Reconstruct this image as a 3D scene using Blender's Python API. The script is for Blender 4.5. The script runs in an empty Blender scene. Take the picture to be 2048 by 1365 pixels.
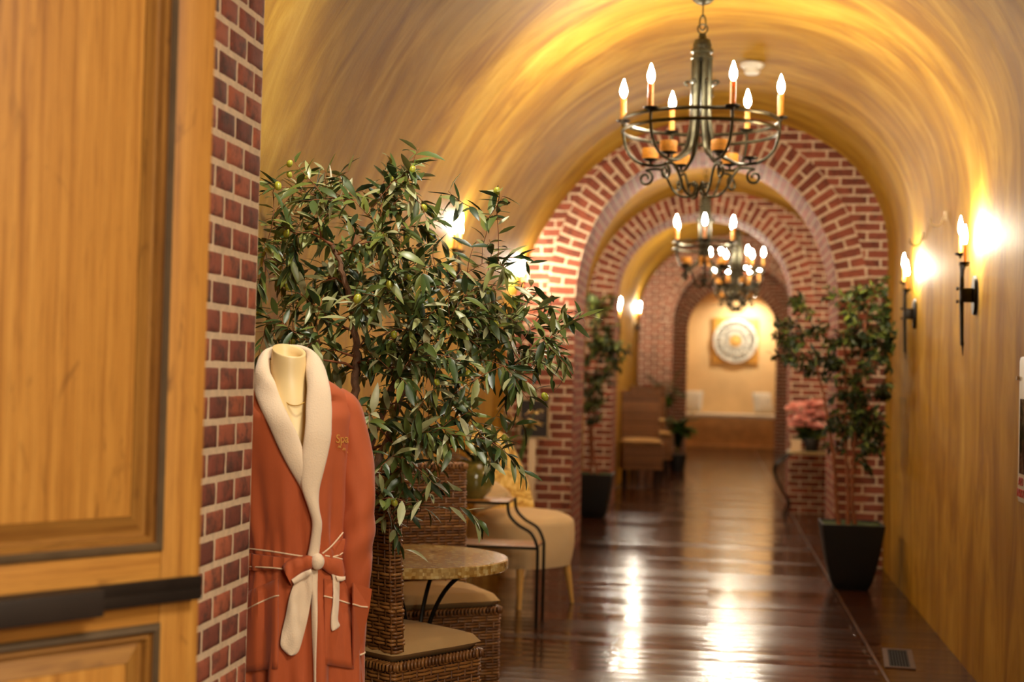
import bpy, bmesh, math, random
from mathutils import Vector, Matrix, noise as mnoise
random.seed(11)
C = bpy.context.scene.collection
PI = math.pi
V = Vector

# ------------------------------------------------------------------ camera
F = 2844.4; CX, CY = 1024.0, 682.5; EYE = 1.42
ROLL = math.radians(1.4)
dY = V((1425 - CX, -(757 - CY), -F)).normalized()
_t = (dY.x * math.sin(ROLL) + dY.y * math.cos(ROLL)) / -dY.z
dZ = V((math.sin(ROLL), math.cos(ROLL), _t)).normalized()
dX = dY.cross(dZ)
cam_d = bpy.data.cameras.new('camera'); cam = bpy.data.objects.new('camera', cam_d); C.objects.link(cam)
cam_d.sensor_width = 36.0; cam_d.lens = F * 36.0 / 2048; cam_d.clip_start = 0.05; cam_d.clip_end = 200
M = Matrix(((dX.x, dX.y, dX.z, 0), (dY.x, dY.y, dY.z, 0), (dZ.x, dZ.y, dZ.z, EYE), (0, 0, 0, 1)))
cam.matrix_world = M
cam_d.dof.use_dof = True; cam_d.dof.focus_distance = 4.55; cam_d.dof.aperture_fstop = 2.2
cam_d.dof.aperture_blades = 0
bpy.context.scene.camera = cam

def ray(px, py):
    c = V((px - CX, -(py - CY), -F))
    return V((c.dot(dX), c.dot(dY), c.dot(dZ)))
def atY(px, py, y):
    r = ray(px, py); k = y / r.y
    return V((r.x * k, y, EYE + r.z * k))
def atZ(px, py, z):
    r = ray(px, py); k = (z - EYE) / r.z
    return V((r.x * k, r.y * k, z))
def local_plane(root, rz):
    """returns f(px,py,d): the point on the plane local-y = d of a thing standing at root turned by rz"""
    c, s = math.cos(rz), math.sin(rz)
    ox, oy = root[0], root[1]
    cam0 = V(((-ox) * c + (-oy) * s, -(-ox) * s + (-oy) * c, EYE))
    def f(px, py, d=0.0):
        r = ray(px, py)
        l = V((r.x * c + r.y * s, -r.x * s + r.y * c, r.z))
        k = (d - cam0.y) / l.y
        return cam0 + l * k
    return f

# ------------------------------------------------------------------ tagging
def tag(o, label=None, cat=None, group=None, kind=None):
    if label: o['label'] = label
    if cat: o['category'] = cat
    if group: o['group'] = group
    if kind: o['kind'] = kind
    return o
def thing(name, label, cat, loc=(0, 0, 0), rz=0.0, group=None):
    o = bpy.data.objects.new(name, None); C.objects.link(o)
    o.empty_display_size = 0.1
    o.location = loc; o.rotation_euler = (0, 0, rz)
    return tag(o, label, cat, group)
def dup(root, loc, rz=None, label=None, scale=None):
    def cp(o, par):
        n = o.copy(); C.objects.link(n)
        if par: n.parent = par
        for ch in o.children: cp(ch, n)
        return n
    r = cp(root, None); r.location = loc
    if rz is not None: r.rotation_euler = (0, 0, rz)
    if label: r['label'] = label
    if scale: r.scale = (scale,) * 3
    return r

# ------------------------------------------------------------------ mesh builder
class MB:
    def __init__(s): s.v = []; s.f = []; s.uv = []; s.mi = []; s.col = []; s.m = 0; s.c = 0.5
    def face(s, idx, uv=None):
        s.f.append(tuple(idx)); s.uv.append(uv); s.mi.append(s.m); s.col.append(s.c)
    def box(s, a, b, bev=0.0, grain=2, xf=None):
        x0, y0, z0 = a; x1, y1, z1 = b
        if bev > 0:
            bm = bmesh.new()
            vs = [bm.verts.new((x, y, z)) for x in (x0, x1) for y in (y0, y1) for z in (z0, z1)]
            for q in ((0, 1, 3, 2), (4, 6, 7, 5), (0, 4, 5, 1), (2, 3, 7, 6), (0, 2, 6, 4), (1, 5, 7, 3)):
                bm.faces.new([vs[i] for i in q])
            bmesh.ops.bevel(bm, geom=bm.edges[:], offset=bev, segments=2, profile=0.6, affect='EDGES')
            bm.normal_update()
            s.add_bm(bm, xf, grain); return
        pts = [V((x, y, z)) for x in (x0, x1) for y in (y0, y1) for z in (z0, z1)]
        n = len(s.v); s.v += [(xf @ p if xf else p) for p in pts]
        for q, ax in (((0, 1, 3, 2), 0), ((4, 6, 7, 5), 0), ((0, 4, 5, 1), 1), ((2, 3, 7, 6), 1), ((0, 2, 6, 4), 2), ((1, 5, 7, 3), 2)):
            s.face([n + i for i in q], [s.guv(pts[i], ax, grain) for i in q])
    @staticmethod
    def guv(p, ax, grain):
        oth = [i for i in range(3) if i != ax]
        if grain in oth:
            u = p[grain]; v = p[oth[0] if oth[1] == grain else oth[1]] + 3.1 * ax
        else:
            u, v = p[oth[0]], p[oth[1]]
        return (u, v)
    def add_bm(s, bm, xf=None, grain=2):
        n = len(s.v); bm.verts.ensure_lookup_table()
        for i, v in enumerate(bm.verts): v.index = i
        s.v += [(xf @ v.co if xf else v.co.copy()) for v in bm.verts]
        for f in bm.faces:
            nn = f.normal; ax = max(range(3), key=lambda i: abs(nn[i]))
            s.face([n + v.index for v in f.verts], [s.guv(v.co, ax, grain) for v in f.verts])
        bm.free()
    def tube(s, pts, r, k=8, closed=False, cap=True, flat=1.0, up=None):
        pts = [V(p) for p in pts]; N = len(pts)
        if N < 2: return
        rr = r if isinstance(r, (list, tuple)) else [r] * N
        n0 = len(s.v); prev = None
        for i, p in enumerate(pts):
            if closed: t = pts[(i + 1) % N] - pts[i - 1]
            else: t = pts[min(i + 1, N - 1)] - pts[max(i - 1, 0)]
            if t.length < 1e-9: t = V((0, 0, 1))
            t.normalize()
            if up is not None:
                a = V(up).cross(t)
                if a.length < 1e-4: a = V((1, 0, 0)).cross(t)
            elif prev is None:
                a = t.cross(V((0, 0, 1)) if abs(t.z) < .9 else V((1, 0, 0)))
            else: a = prev - t * prev.dot(t)
            a.normalize(); b = t.cross(a); prev = a
            for j in range(k):
                an = 2 * PI * j / k
                s.v.append(p + a * (math.cos(an) * rr[i]) + b * (math.sin(an) * rr[i] * flat))
        L = 0.0
        for i in range(N if closed else N - 1):
            i2 = (i + 1) % N; L2 = L + (pts[i2] - pts[i]).length
            for j in range(k):
                j2 = (j + 1) % k
                c = 2 * PI * max(rr[i], .001) / k
                s.face((n0 + i * k + j, n0 + i * k + j2, n0 + i2 * k + j2, n0 + i2 * k + j),
                       ((L, j * c), (L, (j + 1) * c), (L2, (j + 1) * c), (L2, j * c)))
            L = L2
        if cap and not closed:
            s.face([n0 + j for j in range(k)][::-1]); s.face([n0 + (N - 1) * k + j for j in range(k)])
    def lathe(s, prof, k=24, c=(0, 0, 0), xf=None, arc=2 * PI):
        n0 = len(s.v); c = V(c); full = arc > 6.28
        kk = k if full else k + 1
        for (r, z) in prof:
            for j in range(kk):
                a = arc * j / k
                p = V((r * math.cos(a), r * math.sin(a), z)) + c
                s.v.append(xf @ p if xf else p)
        for i in range(len(prof) - 1):
            for j in range(k):
                j2 = (j + 1) % kk
                s.face((n0 + i * kk + j, n0 + i * kk + j2, n0 + (i + 1) * kk + j2, n0 + (i + 1) * kk + j),
                       tuple((a_ * .1, prof[q][1] + prof[q][0]) for a_, q in ((j, i), (j + 1, i), (j + 1, i + 1), (j, i + 1))))
        if full:
            if prof[0][0] > 1e-5: s.face([n0 + j for j in range(k)][::-1])
            if prof[-1][0] > 1e-5: s.face([n0 + (len(prof) - 1) * k + j for j in range(k)])
    def ball(s, c, r, k=10, rows=6, rz=None, ax=None):
        c = V(c); rz = rz if rz else r; n0 = len(s.v)
        for i in range(rows + 1):
            ph = PI * i / rows
            for j in range(k):
                a = 2 * PI * j / k
                p = V((r * math.sin(ph) * math.cos(a), r * math.sin(ph) * math.sin(a), -rz * math.cos(ph)))
                if ax is not None: p = ax @ p
                s.v.append(c + p)
        for i in range(rows):
            for j in range(k):
                j2 = (j + 1) % k
                s.face((n0 + i * k + j, n0 + i * k + j2, n0 + (i + 1) * k + j2, n0 + (i + 1) * k + j))
    def grid(s, rows, closed=False, uvf=None):
        n0 = len(s.v); w = len(rows[0])
        for r in rows: s.v += [V(p) for p in r]
        for i in range(len(rows) - 1):
            for j in range(w if closed else w - 1):
                j2 = (j + 1) % w
                ix = (n0 + i * w + j, n0 + i * w + j2, n0 + (i + 1) * w + j2, n0 + (i + 1) * w + j)
                uv = None
                if uvf: uv = (uvf(i, j), uvf(i, j + 1), uvf(i + 1, j + 1), uvf(i + 1, j))
                s.face(ix, uv)
    def build(s, name, mat, parent=None, smooth=True, merge=0.0, loc=None, recalc=True, solid=0, sub=0, auto=None):
        me = bpy.data.meshes.new(name)
        me.from_pydata([tuple(p) for p in s.v], [], s.f)
        if any(u is not None for u in s.uv):
            ul = me.uv_layers.new(name='UVMap').data; li = 0
            for f, u in zip(s.f, s.uv):
                for q in range(len(f)):
                    if u is not None: ul[li].uv = u[q]
                    li += 1
        ca = me.attributes.new('shade', 'FLOAT', 'FACE')
        ca.data.foreach_set('value', s.col)
        me.polygons.foreach_set('material_index', s.mi)
        for m_ in (mat if isinstance(mat, (list, tuple)) else [mat]): me.materials.append(m_)
        bm = bmesh.new(); bm.from_mesh(me)
        if merge > 0: bmesh.ops.remove_doubles(bm, verts=bm.verts[:], dist=merge)
        if recalc: bmesh.ops.recalc_face_normals(bm, faces=bm.faces[:])
        bm.to_mesh(me); bm.free()
        if smooth:
            me.polygons.foreach_set('use_smooth', [True] * len(me.polygons))
            if auto is None or auto: me.set_sharp_from_angle(angle=math.radians(auto or 42))
        me.update()
        o = bpy.data.objects.new(name, me); C.objects.link(o)
        if parent: o.parent = parent
        if loc: o.location = loc
        if solid:
            m_ = o.modifiers.new('t', 'SOLIDIFY'); m_.thickness = solid; m_.offset = 0
        if sub:
            m_ = o.modifiers.new('s', 'SUBSURF'); m_.levels = sub; m_.render_levels = sub
        return o
def struct(o): o['kind'] = 'structure'; return o

# ------------------------------------------------------------------ materials
def srgb(r, g, b):
    f = lambda c: (c / 255 / 12.92) if c / 255 <= .04045 else ((c / 255 + .055) / 1.055) ** 2.4
    return (f(r), f(g), f(b), 1)
class NT:
    def __init__(s, name):
        s.m = bpy.data.materials.new(name); s.m.use_nodes = True
        s.t = s.m.node_tree; s.n = s.t.nodes; s.l = s.t.links
        s.b = s.n['Principled BSDF']
    def add(s, typ, **kw):
        n = s.n.new(typ)
        for k, v in kw.items():
            if k.startswith('i_'):
                key = k[2:].replace('_', ' ')
                tgt = n.inputs[int(key)] if key.isdigit() else n.inputs[key]
                if isinstance(v, bpy.types.NodeSocket): s.l.new(v, tgt)
                else: tgt.default_value = v
            else: setattr(n, k, v)
        return n
    def link(s, a, b): s.l.new(a, b)
    def coord(s, kind='Object', scale=(1, 1, 1), rot=(0, 0, 0)):
        c = s.add('ShaderNodeTexCoord'); m_ = s.add('ShaderNodeMapping', i_Scale=scale, i_Rotation=rot)
        s.link(c.outputs[kind], m_.inputs['Vector']); return m_.outputs[0]
    def noise(s, vec, scale=5, detail=4, rough=.5, dist=0):
        n = s.add('ShaderNodeTexNoise', i_Scale=scale, i_Detail=detail, i_Roughness=rough, i_Distortion=dist)
        s.link(vec, n.inputs['Vector']); return n.outputs['Fac']
    def ramp(s, fac, stops):
        r = s.add('ShaderNodeValToRGB'); el = r.color_ramp.elements
        el[0].position, el[0].color = stops[0]; el[1].position, el[1].color = stops[-1]
        for p, c in stops[1:-1]:
            e = el.new(p); e.color = c
        s.link(fac, r.inputs[0]); return r.outputs[0]
    def mix(s, a, b, fac, mode='MIX'):
        m_ = s.add('ShaderNodeMix', data_type='RGBA', blend_type=mode)
        for v, i in ((fac, 0), (a, 6), (b, 7)):
            if isinstance(v, bpy.types.NodeSocket): s.link(v, m_.inputs[i])
            else: m_.inputs[i].default_value = v
        return m_.outputs[2]
    def math(s, op, a, b=0.0):
        m_ = s.add('ShaderNodeMath', operation=op)
        for v, i in ((a, 0), (b, 1)):
            if isinstance(v, bpy.types.NodeSocket): s.link(v, m_.inputs[i])
            else: m_.inputs[i].default_value = v
        return m_.outputs[0]
    def bump(s, h, strength=.3, dist=.01):
        b = s.add('ShaderNodeBump', i_Strength=strength, i_Distance=dist); s.link(h, b.inputs['Height'])
        s.link(b.outputs[0], s.b.inputs['Normal'])
    def out(s, col=None, rough=.5, metal=0.0, **kw):
        if col is not None:
            if isinstance(col, bpy.types.NodeSocket): s.link(col, s.b.inputs['Base Color'])
            else: s.b.inputs['Base Color'].default_value = col
        if isinstance(rough, bpy.types.NodeSocket): s.link(rough, s.b.inputs['Roughness'])
        else: s.b.inputs['Roughness'].default_value = rough
        s.b.inputs['Metallic'].default_value = metal
        for k, v in kw.items(): s.b.inputs[k.replace('_', ' ')].default_value = v
        return s.m
def plain(name, c, rough=.5, metal=0.0, var=.15, scale=12, bump=0, coord='Object', **kw):
    t = NT(name); v = t.coord(coord)
    n = t.noise(v, scale, 4)
    d = tuple(x * (1 - var) for x in c[:3]) + (1,); l = tuple(min(1, x * (1 + var)) for x in c[:3]) + (1,)
    col = t.ramp(n, [(.3, d), (.7, l)])
    if bump: t.bump(t.noise(v, scale * 8, 3), bump, .004)
    return t.out(col, rough, metal, **kw)

def mat_plaster():
    t = NT('ochre_plaster')
    v = t.coord('UV', (.75, 2.3, 1)); v2 = t.coord('UV', (1.3, 8, 1)); v3 = t.coord('UV')
    n1 = t.noise(v, 1.6, 6, .62, .8); n2 = t.noise(v2, 1.5, 5, .6, .3); n3 = t.noise(v3, .9, 3)
    a = t.math('ADD', t.math('MULTIPLY', n1, .93), t.math('MULTIPLY', n2, .07))
    c = t.ramp(a, [(.30, srgb(132, 88, 18)), (.42, srgb(152, 107, 24)), (.54, srgb(174, 130, 36)), (.70, srgb(196, 155, 60))])
    c = t.mix(c, srgb(132, 92, 22), t.ramp(n3, [(.5, (0, 0, 0, 1)), (.75, (.55, .55, .55, 1))]))
    g = t.noise(v3, 55, 4, .6); h = t.math('ADD', t.math('MULTIPLY', n2, .28), t.math('MULTIPLY', g, .16))
    t.bump(h, .2, .018)
    return t.out(c, t.math('ADD', t.math('MULTIPLY', n2, .2), .55), 0, Specular_IOR_Level=.18)
def mat_brick(name, w=.21, h=.0697, mortar=.011, mc=((196, 168, 138), (226, 202, 172)), bs=.6):
    t = NT(name); v = t.coord('UV')
    nn = t.add('ShaderNodeTexNoise', i_Scale=14.0, i_Detail=3.0); t.link(v, nn.inputs['Vector'])
    dv = t.add('ShaderNodeVectorMath', operation='SUBTRACT'); t.link(nn.outputs['Color'], dv.inputs[0]); dv.inputs[1].default_value = (.5, .5, .5)
    sc = t.add('ShaderNodeVectorMath', operation='SCALE'); t.link(dv.outputs[0], sc.inputs[0]); sc.inputs['Scale'].default_value = .009
    ad = t.add('ShaderNodeVectorMath', operation='ADD'); t.link(v, ad.inputs[0]); t.link(sc.outputs[0], ad.inputs[1])
    b = t.add('ShaderNodeTexBrick', i_Scale=1.0, offset=.5, squash=1.0)
    b.inputs['Brick Width'].default_value = w; b.inputs['Row Height'].default_value = h
    b.inputs['Mortar Size'].default_value = mortar * .8; b.inputs['Mortar Smooth'].default_value = .2
    b.inputs['Bias'].default_value = 0
    b.inputs['Color1'].default_value = srgb(158, 88, 66); b.inputs['Color2'].default_value = srgb(116, 64, 50)
    b.inputs['Mortar'].default_value = (0, 0, 0, 1)
    t.link(ad.outputs[0], b.inputs['Vector'])
    sm = t.noise(v, 11, 5, .65)
    brick = t.mix(b.outputs['Color'], srgb(64, 44, 38), t.ramp(sm, [(.48, (0, 0, 0, 1)), (.68, (.7, .7, .7, 1))]))
    mort = t.ramp(t.noise(v, 30, 4), [(.3, srgb(*mc[0])), (.7, srgb(*mc[1]))])
    col = t.mix(brick, mort, b.outputs['Fac'])
    h_ = t.math('SUBTRACT', t.math('MULTIPLY', t.noise(v, 60, 4), .35), b.outputs['Fac'])
    t.bump(h_, bs, .006)
    return t.out(col, .85, Specular_IOR_Level=.2)
def mat_realbrick():
    t = NT('fired_brick'); a = t.add('ShaderNodeAttribute', attribute_name='shade')
    base = t.ramp(a.outputs['Fac'], [(0, srgb(112, 60, 48)), (.5, srgb(146, 76, 56)), (1, srgb(172, 94, 64))])
    v = t.coord('Object')
    sm = t.noise(v, 16, 5, .7)
    c = t.mix(base, srgb(62, 46, 40), t.ramp(sm, [(.47, (0, 0, 0, 1)), (.64, (.75, .75, .75, 1))]))
    t.bump(t.noise(v, 90, 5, .7), .5, .006)
    return t.out(c, .82)
def mat_floor():
    t = NT('dark_polished_planks')
    v = t.coord('Object')
    b = t.add('ShaderNodeTexBrick', i_Scale=1.0, offset=.37, offset_frequency=2)
    b.inputs['Brick Width'].default_value = 1.3; b.inputs['Row Height'].default_value = .127
    b.inputs['Mortar Size'].default_value = .0022; b.inputs['Mortar Smooth'].default_value = .6
    b.inputs['Color1'].default_value = srgb(74, 40, 20); b.inputs['Color2'].default_value = srgb(36, 19, 10)
    b.inputs['Mortar'].default_value = srgb(14, 7, 4)
    t.link(v, b.inputs['Vector'])
    v2 = t.coord('Object', (2.5, 26, 1)); g = t.noise(v2, 2.2, 5, .6, .6)
    c = t.mix(b.outputs['Color'], t.ramp(g, [(.35, srgb(22, 11, 7)), (.65, srgb(92, 50, 24))]), .5)
    b2 = t.add('ShaderNodeTexBrick', i_Scale=1.0, offset=.37, offset_frequency=2)
    b2.inputs['Brick Width'].default_value = 1.3; b2.inputs['Row Height'].default_value = .127; b2.inputs['Mortar Size'].default_value = 0
    b2.inputs['Color1'].default_value = (0, 0, 0, 1); b2.inputs['Color2'].default_value = (1, 1, 1, 1); t.link(v, b2.inputs['Vector'])
    rnd = t.add('ShaderNodeSeparateColor'); t.link(b2.outputs['Color'], rnd.inputs[0]); rnd = rnd.outputs[0]
    sp = t.add('ShaderNodeSeparateXYZ'); t.link(v, sp.inputs[0])
    f = t.math('FRACT', t.math('DIVIDE', sp.outputs['Y'], .127)); f = t.math('SUBTRACT', f, .5)
    cup = t.math('MULTIPLY', t.math('MULTIPLY', f, f), .0034)
    tilt = t.math('MULTIPLY', t.math('MULTIPLY', t.math('SUBTRACT', rnd, .5), f), .0022)
    w1 = t.math('MULTIPLY', t.noise(t.coord('Object', (1.4, 9, 1)), 1.6, 3, .5), .0011)
    gr = t.math('MULTIPLY', b.outputs['Fac'], -.0006)
    h = t.math('ADD', t.math('ADD', cup, tilt), t.math('ADD', w1, gr))
    bm_ = t.add('ShaderNodeBump', i_Strength=1.0, i_Distance=1.0); t.link(h, bm_.inputs['Height']); t.link(bm_.outputs[0], t.b.inputs['Normal'])
    r = t.math('ADD', t.math('MULTIPLY', rnd, .14), t.math('ADD', t.math('MULTIPLY', t.noise(v, 3.0, 3), .10), .05))
    return t.out(c, r, 0, Specular_IOR_Level=.6)
def mat_oak(name, light=1.0):
    t = NT(name)
    v = t.coord('UV', (1.2, 60, 1)); n = t.noise(v, 1.0, 4, .55, 1.0)
    w = t.add('ShaderNodeTexWave', i_Scale=1.6, i_Distortion=7.0, i_Detail=3.0, wave_type='BANDS', bands_direction='Y')
    w.inputs['Detail Scale'].default_value = .8
    vw = t.coord('UV', (.55, 6.0, 1)); t.link(vw, w.inputs['Vector'])
    pores = t.noise(t.coord('UV', (7, 190, 1)), 1.0, 3, .6)
    k = t.coord('UV', (2.4, 7.5, 1)); kn = t.noise(k, 1.7, 3, .6, 1.5)
    a = t.math('ADD', t.math('MULTIPLY', n, .50), t.math('MULTIPLY', w.outputs['Fac'], .07))
    f = lambda r, g, b: srgb(r * light, g * light, b * light)
    c = t.ramp(a, [(.14, f(142, 90, 36)), (.25, f(178, 122, 52)), (.34, f(190, 134, 60)), (.46, f(202, 148, 72))])
    c = t.mix(c, f(120, 70, 26), t.ramp(pores, [(.52, (0, 0, 0, 1)), (.72, (.55, .55, .55, 1))]))
    c = t.mix(c, f(76, 38, 14), t.ramp(kn, [(.62, (0, 0, 0, 1)), (.76, (.75, .75, .75, 1))]))
    t.bump(t.math('ADD', pores, a), .12, .003)
    return t.out(c, .42, 0, Coat_Weight=.15, Coat_Roughness=.3)
def mat_shade(name, stops, rough=.5, **kw):
    t = NT(name); a = t.add('ShaderNodeAttribute', attribute_name='shade')
    c = t.ramp(a.outputs['Fac'], stops)
    n = t.noise(t.coord('Object'), 60, 3)
    c = t.mix(c, (0, 0, 0, 1), t.math('MULTIPLY', n, .25))
    return t.out(c, rough, 0, **kw)
def mat_fabric(name, c, c2, rough=.9, sc=220, bs=.25, sheen=.0):
    t = NT(name); v = t.coord('Object')
    col = t.mix(c, c2, t.noise(v, 7, 4))
    n = t.noise(v, sc, 2)
    t.bump(n, bs, .002)
    return t.out(col, rough, 0, Sheen_Weight=sheen, Sheen_Roughness=.5)
def emis(name, c, s):
    t = NT(name)
    t.b.inputs['Base Color'].default_value = (1, 1, 1, 1)
    t.b.inputs['Emission Color'].default_value = c; t.b.inputs['Emission Strength'].default_value = s
    return t.m

WARM = (1.0, .80, .50, 1)
PLASTER = mat_plaster(); BRICK = mat_brick('arch_brick'); RINGB = mat_brick('ring_brick', .225, .0725, .013)
REVB = mat_brick('shaded_reveal_brick', .215, .0697, .008, ((150, 122, 96), (180, 150, 120)), .25)  # mortar colour darkened so the arch soffits look more dimly lit
RBRICK = mat_realbrick(); MORTAR = plain('lime_mortar', srgb(218, 192, 160), .9, var=.12, scale=40, bump=.5)
FLOORM = mat_floor(); OAK = mat_oak('honey_oak'); OAKD = mat_oak('aged_oak_moulding', .82)
GROOVE = plain('grey_glazed_groove', srgb(84, 66, 44), .6, var=.2)
BLACKM = plain('black_push_bar', srgb(40, 34, 30), .3, .3, var=.2)
BLACKP = plain('brown_black_pad', srgb(34, 24, 18), .55, var=.15)
IRON = plain('wrought_iron', srgb(38, 34, 28), .38, .75, var=.35, scale=30)
IRON2 = plain('bronzed_iron', srgb(64, 60, 44), .36, .8, var=.4, scale=25)
CANDLE = plain('amber_candle_sleeve', srgb(214, 152, 60), .45, var=.2, scale=40, Subsurface_Weight=.15)
PILLARC = plain('amber_pillar_wax', srgb(206, 138, 44), .5, var=.22, scale=50)
BULBS = emis('flame_bulb_glow_sconce', (1, .90, .71, 1), 420.0); BULBF = emis('flame_bulb_glow_far', (1, .90, .72, 1), 640.0)
BULBC = emis('flame_bulb_glow', (1, .90, .71, 1), 265.0)
TERRA = mat_fabric('terracotta_twill', srgb(182, 86, 38), srgb(166, 74, 30), .8, 500, .15, .15)
FLEECE = mat_fabric('cream_fleece', srgb(238, 216, 186), srgb(226, 200, 170), .95, 260, .6, .5)
PIPING = mat_fabric('cream_piping', srgb(236, 206, 170), srgb(226, 196, 160), .8)
GOLDTH = plain('gold_thread', srgb(210, 150, 70), .5)
IVORY = plain('ivory_fibreglass', srgb(236, 208, 150), .4, var=.04, scale=6)
GOLD = plain('gold_wire', srgb(214, 170, 80), .3, .7)
WICK = mat_shade('woven_wicker', [(0, srgb(92, 54, 24)), (.5, srgb(132, 84, 40)), (1, srgb(164, 112, 58))], .42)
WICKD = plain('wicker_core', srgb(40, 22, 10), .9)
KHAKI = mat_fabric('khaki_cotton', srgb(176, 142, 92), srgb(164, 130, 82), .9, 300, .2)
CREAM = mat_fabric('cream_upholstery', srgb(214, 186, 140), srgb(200, 172, 128), .9, 200, .3)
SOIL = plain('moss', srgb(60, 72, 20), .95, var=.4, scale=40, bump=.6)
POT = plain('black_planter', srgb(9, 9, 10), .55, var=.2)
BARK = plain('grey_brown_bark', srgb(118, 84, 60), .8, var=.35, scale=40, bump=.5)
BARK2 = plain('reddish_brown_twig', srgb(126, 70, 36), .7, var=.3, scale=40)
LEAF = mat_shade('olive_leaf', [(0, srgb(38, 58, 30)), (.4, srgb(72, 90, 40)), (.7, srgb(120, 130, 58)), (.88, srgb(164, 166, 116)), (1, srgb(186, 184, 144))], .4, Specular_IOR_Level=.6)
LEAFD = mat_shade('dark_leaf', [(0, srgb(22, 34, 10)), (.6, srgb(46, 60, 18)), (1, srgb(96, 106, 36))], .55, Specular_IOR_Level=.3)
FERN = mat_shade('fern_green', [(0, srgb(30, 60, 14)), (1, srgb(84, 122, 30))], .5)
OLIVE = plain('green_olive', srgb(160, 160, 52), .3, var=.25, scale=60)
WHITEP = plain('off_white_plastic', srgb(222, 216, 200), .4, var=.05)
DARKW = plain('dark_glass', srgb(30, 26, 24), .1)
REDT = plain('red_lettering', srgb(200, 60, 50), .5)
CHALK = plain('chalkboard_black', srgb(34, 26, 24), .6)
SILV = plain('pale_gilt_frame', srgb(176, 150, 110), .4, .3)
CREAMW = plain('cream_painted_wood', srgb(226, 200, 160), .5, var=.06)
PALEWOOD = plain('tapered_light_wood', srgb(206, 160, 84), .45, var=.12)
BOARDM = mat_oak('shelf_pine', .9)
NICHE = plain('sandy_limewash', srgb(220, 186, 132), .8, var=.10, scale=2.2)
BENCHM = plain('brown_limewash', srgb(196, 142, 80), .75, var=.16, scale=5)
WHITEC = mat_fabric('white_bench_cushion', srgb(236, 222, 196), srgb(226, 212, 186))

# ------------------------------------------------------------------ setting
NEXP = 2.05
def arch_pts(xc, half, zs, h, n=40):
    """right spring to left spring"""
    r = []
    for i in range(n + 1):
        a = PI * i / n
        c, s = math.cos(a), math.sin(a)
        r.append((xc + half * math.copysign(abs(c) ** (2 / NEXP), c), zs + h * abs(s) ** (2 / NEXP)))
    return r
def plen(p):
    L = [0.0]
    for a, b in zip(p, p[1:]): L.append(L[-1] + math.hypot(b[0] - a[0], b[1] - a[1]))
    return L
def vault_pts(xc, rl, zl, xl, zsl, zc, zsr, n=56):
    """right spring to crown to left spring, each side its own quarter ellipse"""
    r = []
    for i in range(n + 1):
        a = PI * i / n; c, s_ = math.cos(a), math.sin(a)
        if c >= 0: r.append((xc + (rl - xc) * abs(c) ** (2 / 2.1), zsr + (zc - zsr) * s_ ** (2 / 2.1)))
        else: r.append((xc - (xc - xl) * abs(c), zsl + (zc - zsl) * s_))
    return r
def seg_vault(y0, y1, xl0, xr0, xl1, xr1, xc, zsl, zsr, zc, ny=10):
    rows = []
    for k in range(ny + 1):
        t = k / ny; y = y0 + (y1 - y0) * t
        xl = xl0 + (xl1 - xl0) * t; xr = xr0 + (xr1 - xr0) * t
        rows.append((y, xl, xr, vault_pts(xc, xr, 0, xl, zsl, zc, zsr)))
    L = plen(rows[0][3])
    m = MB(); m.grid([[(p[0], y, p[1]) for p in ap] for y, xl, xr, ap in rows], uvf=lambda i, j: (zsr + L[min(j, 56)], rows[i][0]))
    struct(m.build('ceiling', PLASTER, recalc=False))
    for nm, si, zs in (('wall_left', 1, zsl), ('wall_right', 2, zsr)):
        m = MB(); nz = 8
        m.grid([[(r[si], r[0], zs * q / nz) for q in range(nz + 1)] for r in rows],
               uvf=lambda i, j: ((zs * j / nz) if si == 2 else (zsr + L[-1] + zsl - zs * j / nz), rows[i][0]))
        struct(m.build(nm, PLASTER, recalc=False))

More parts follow.
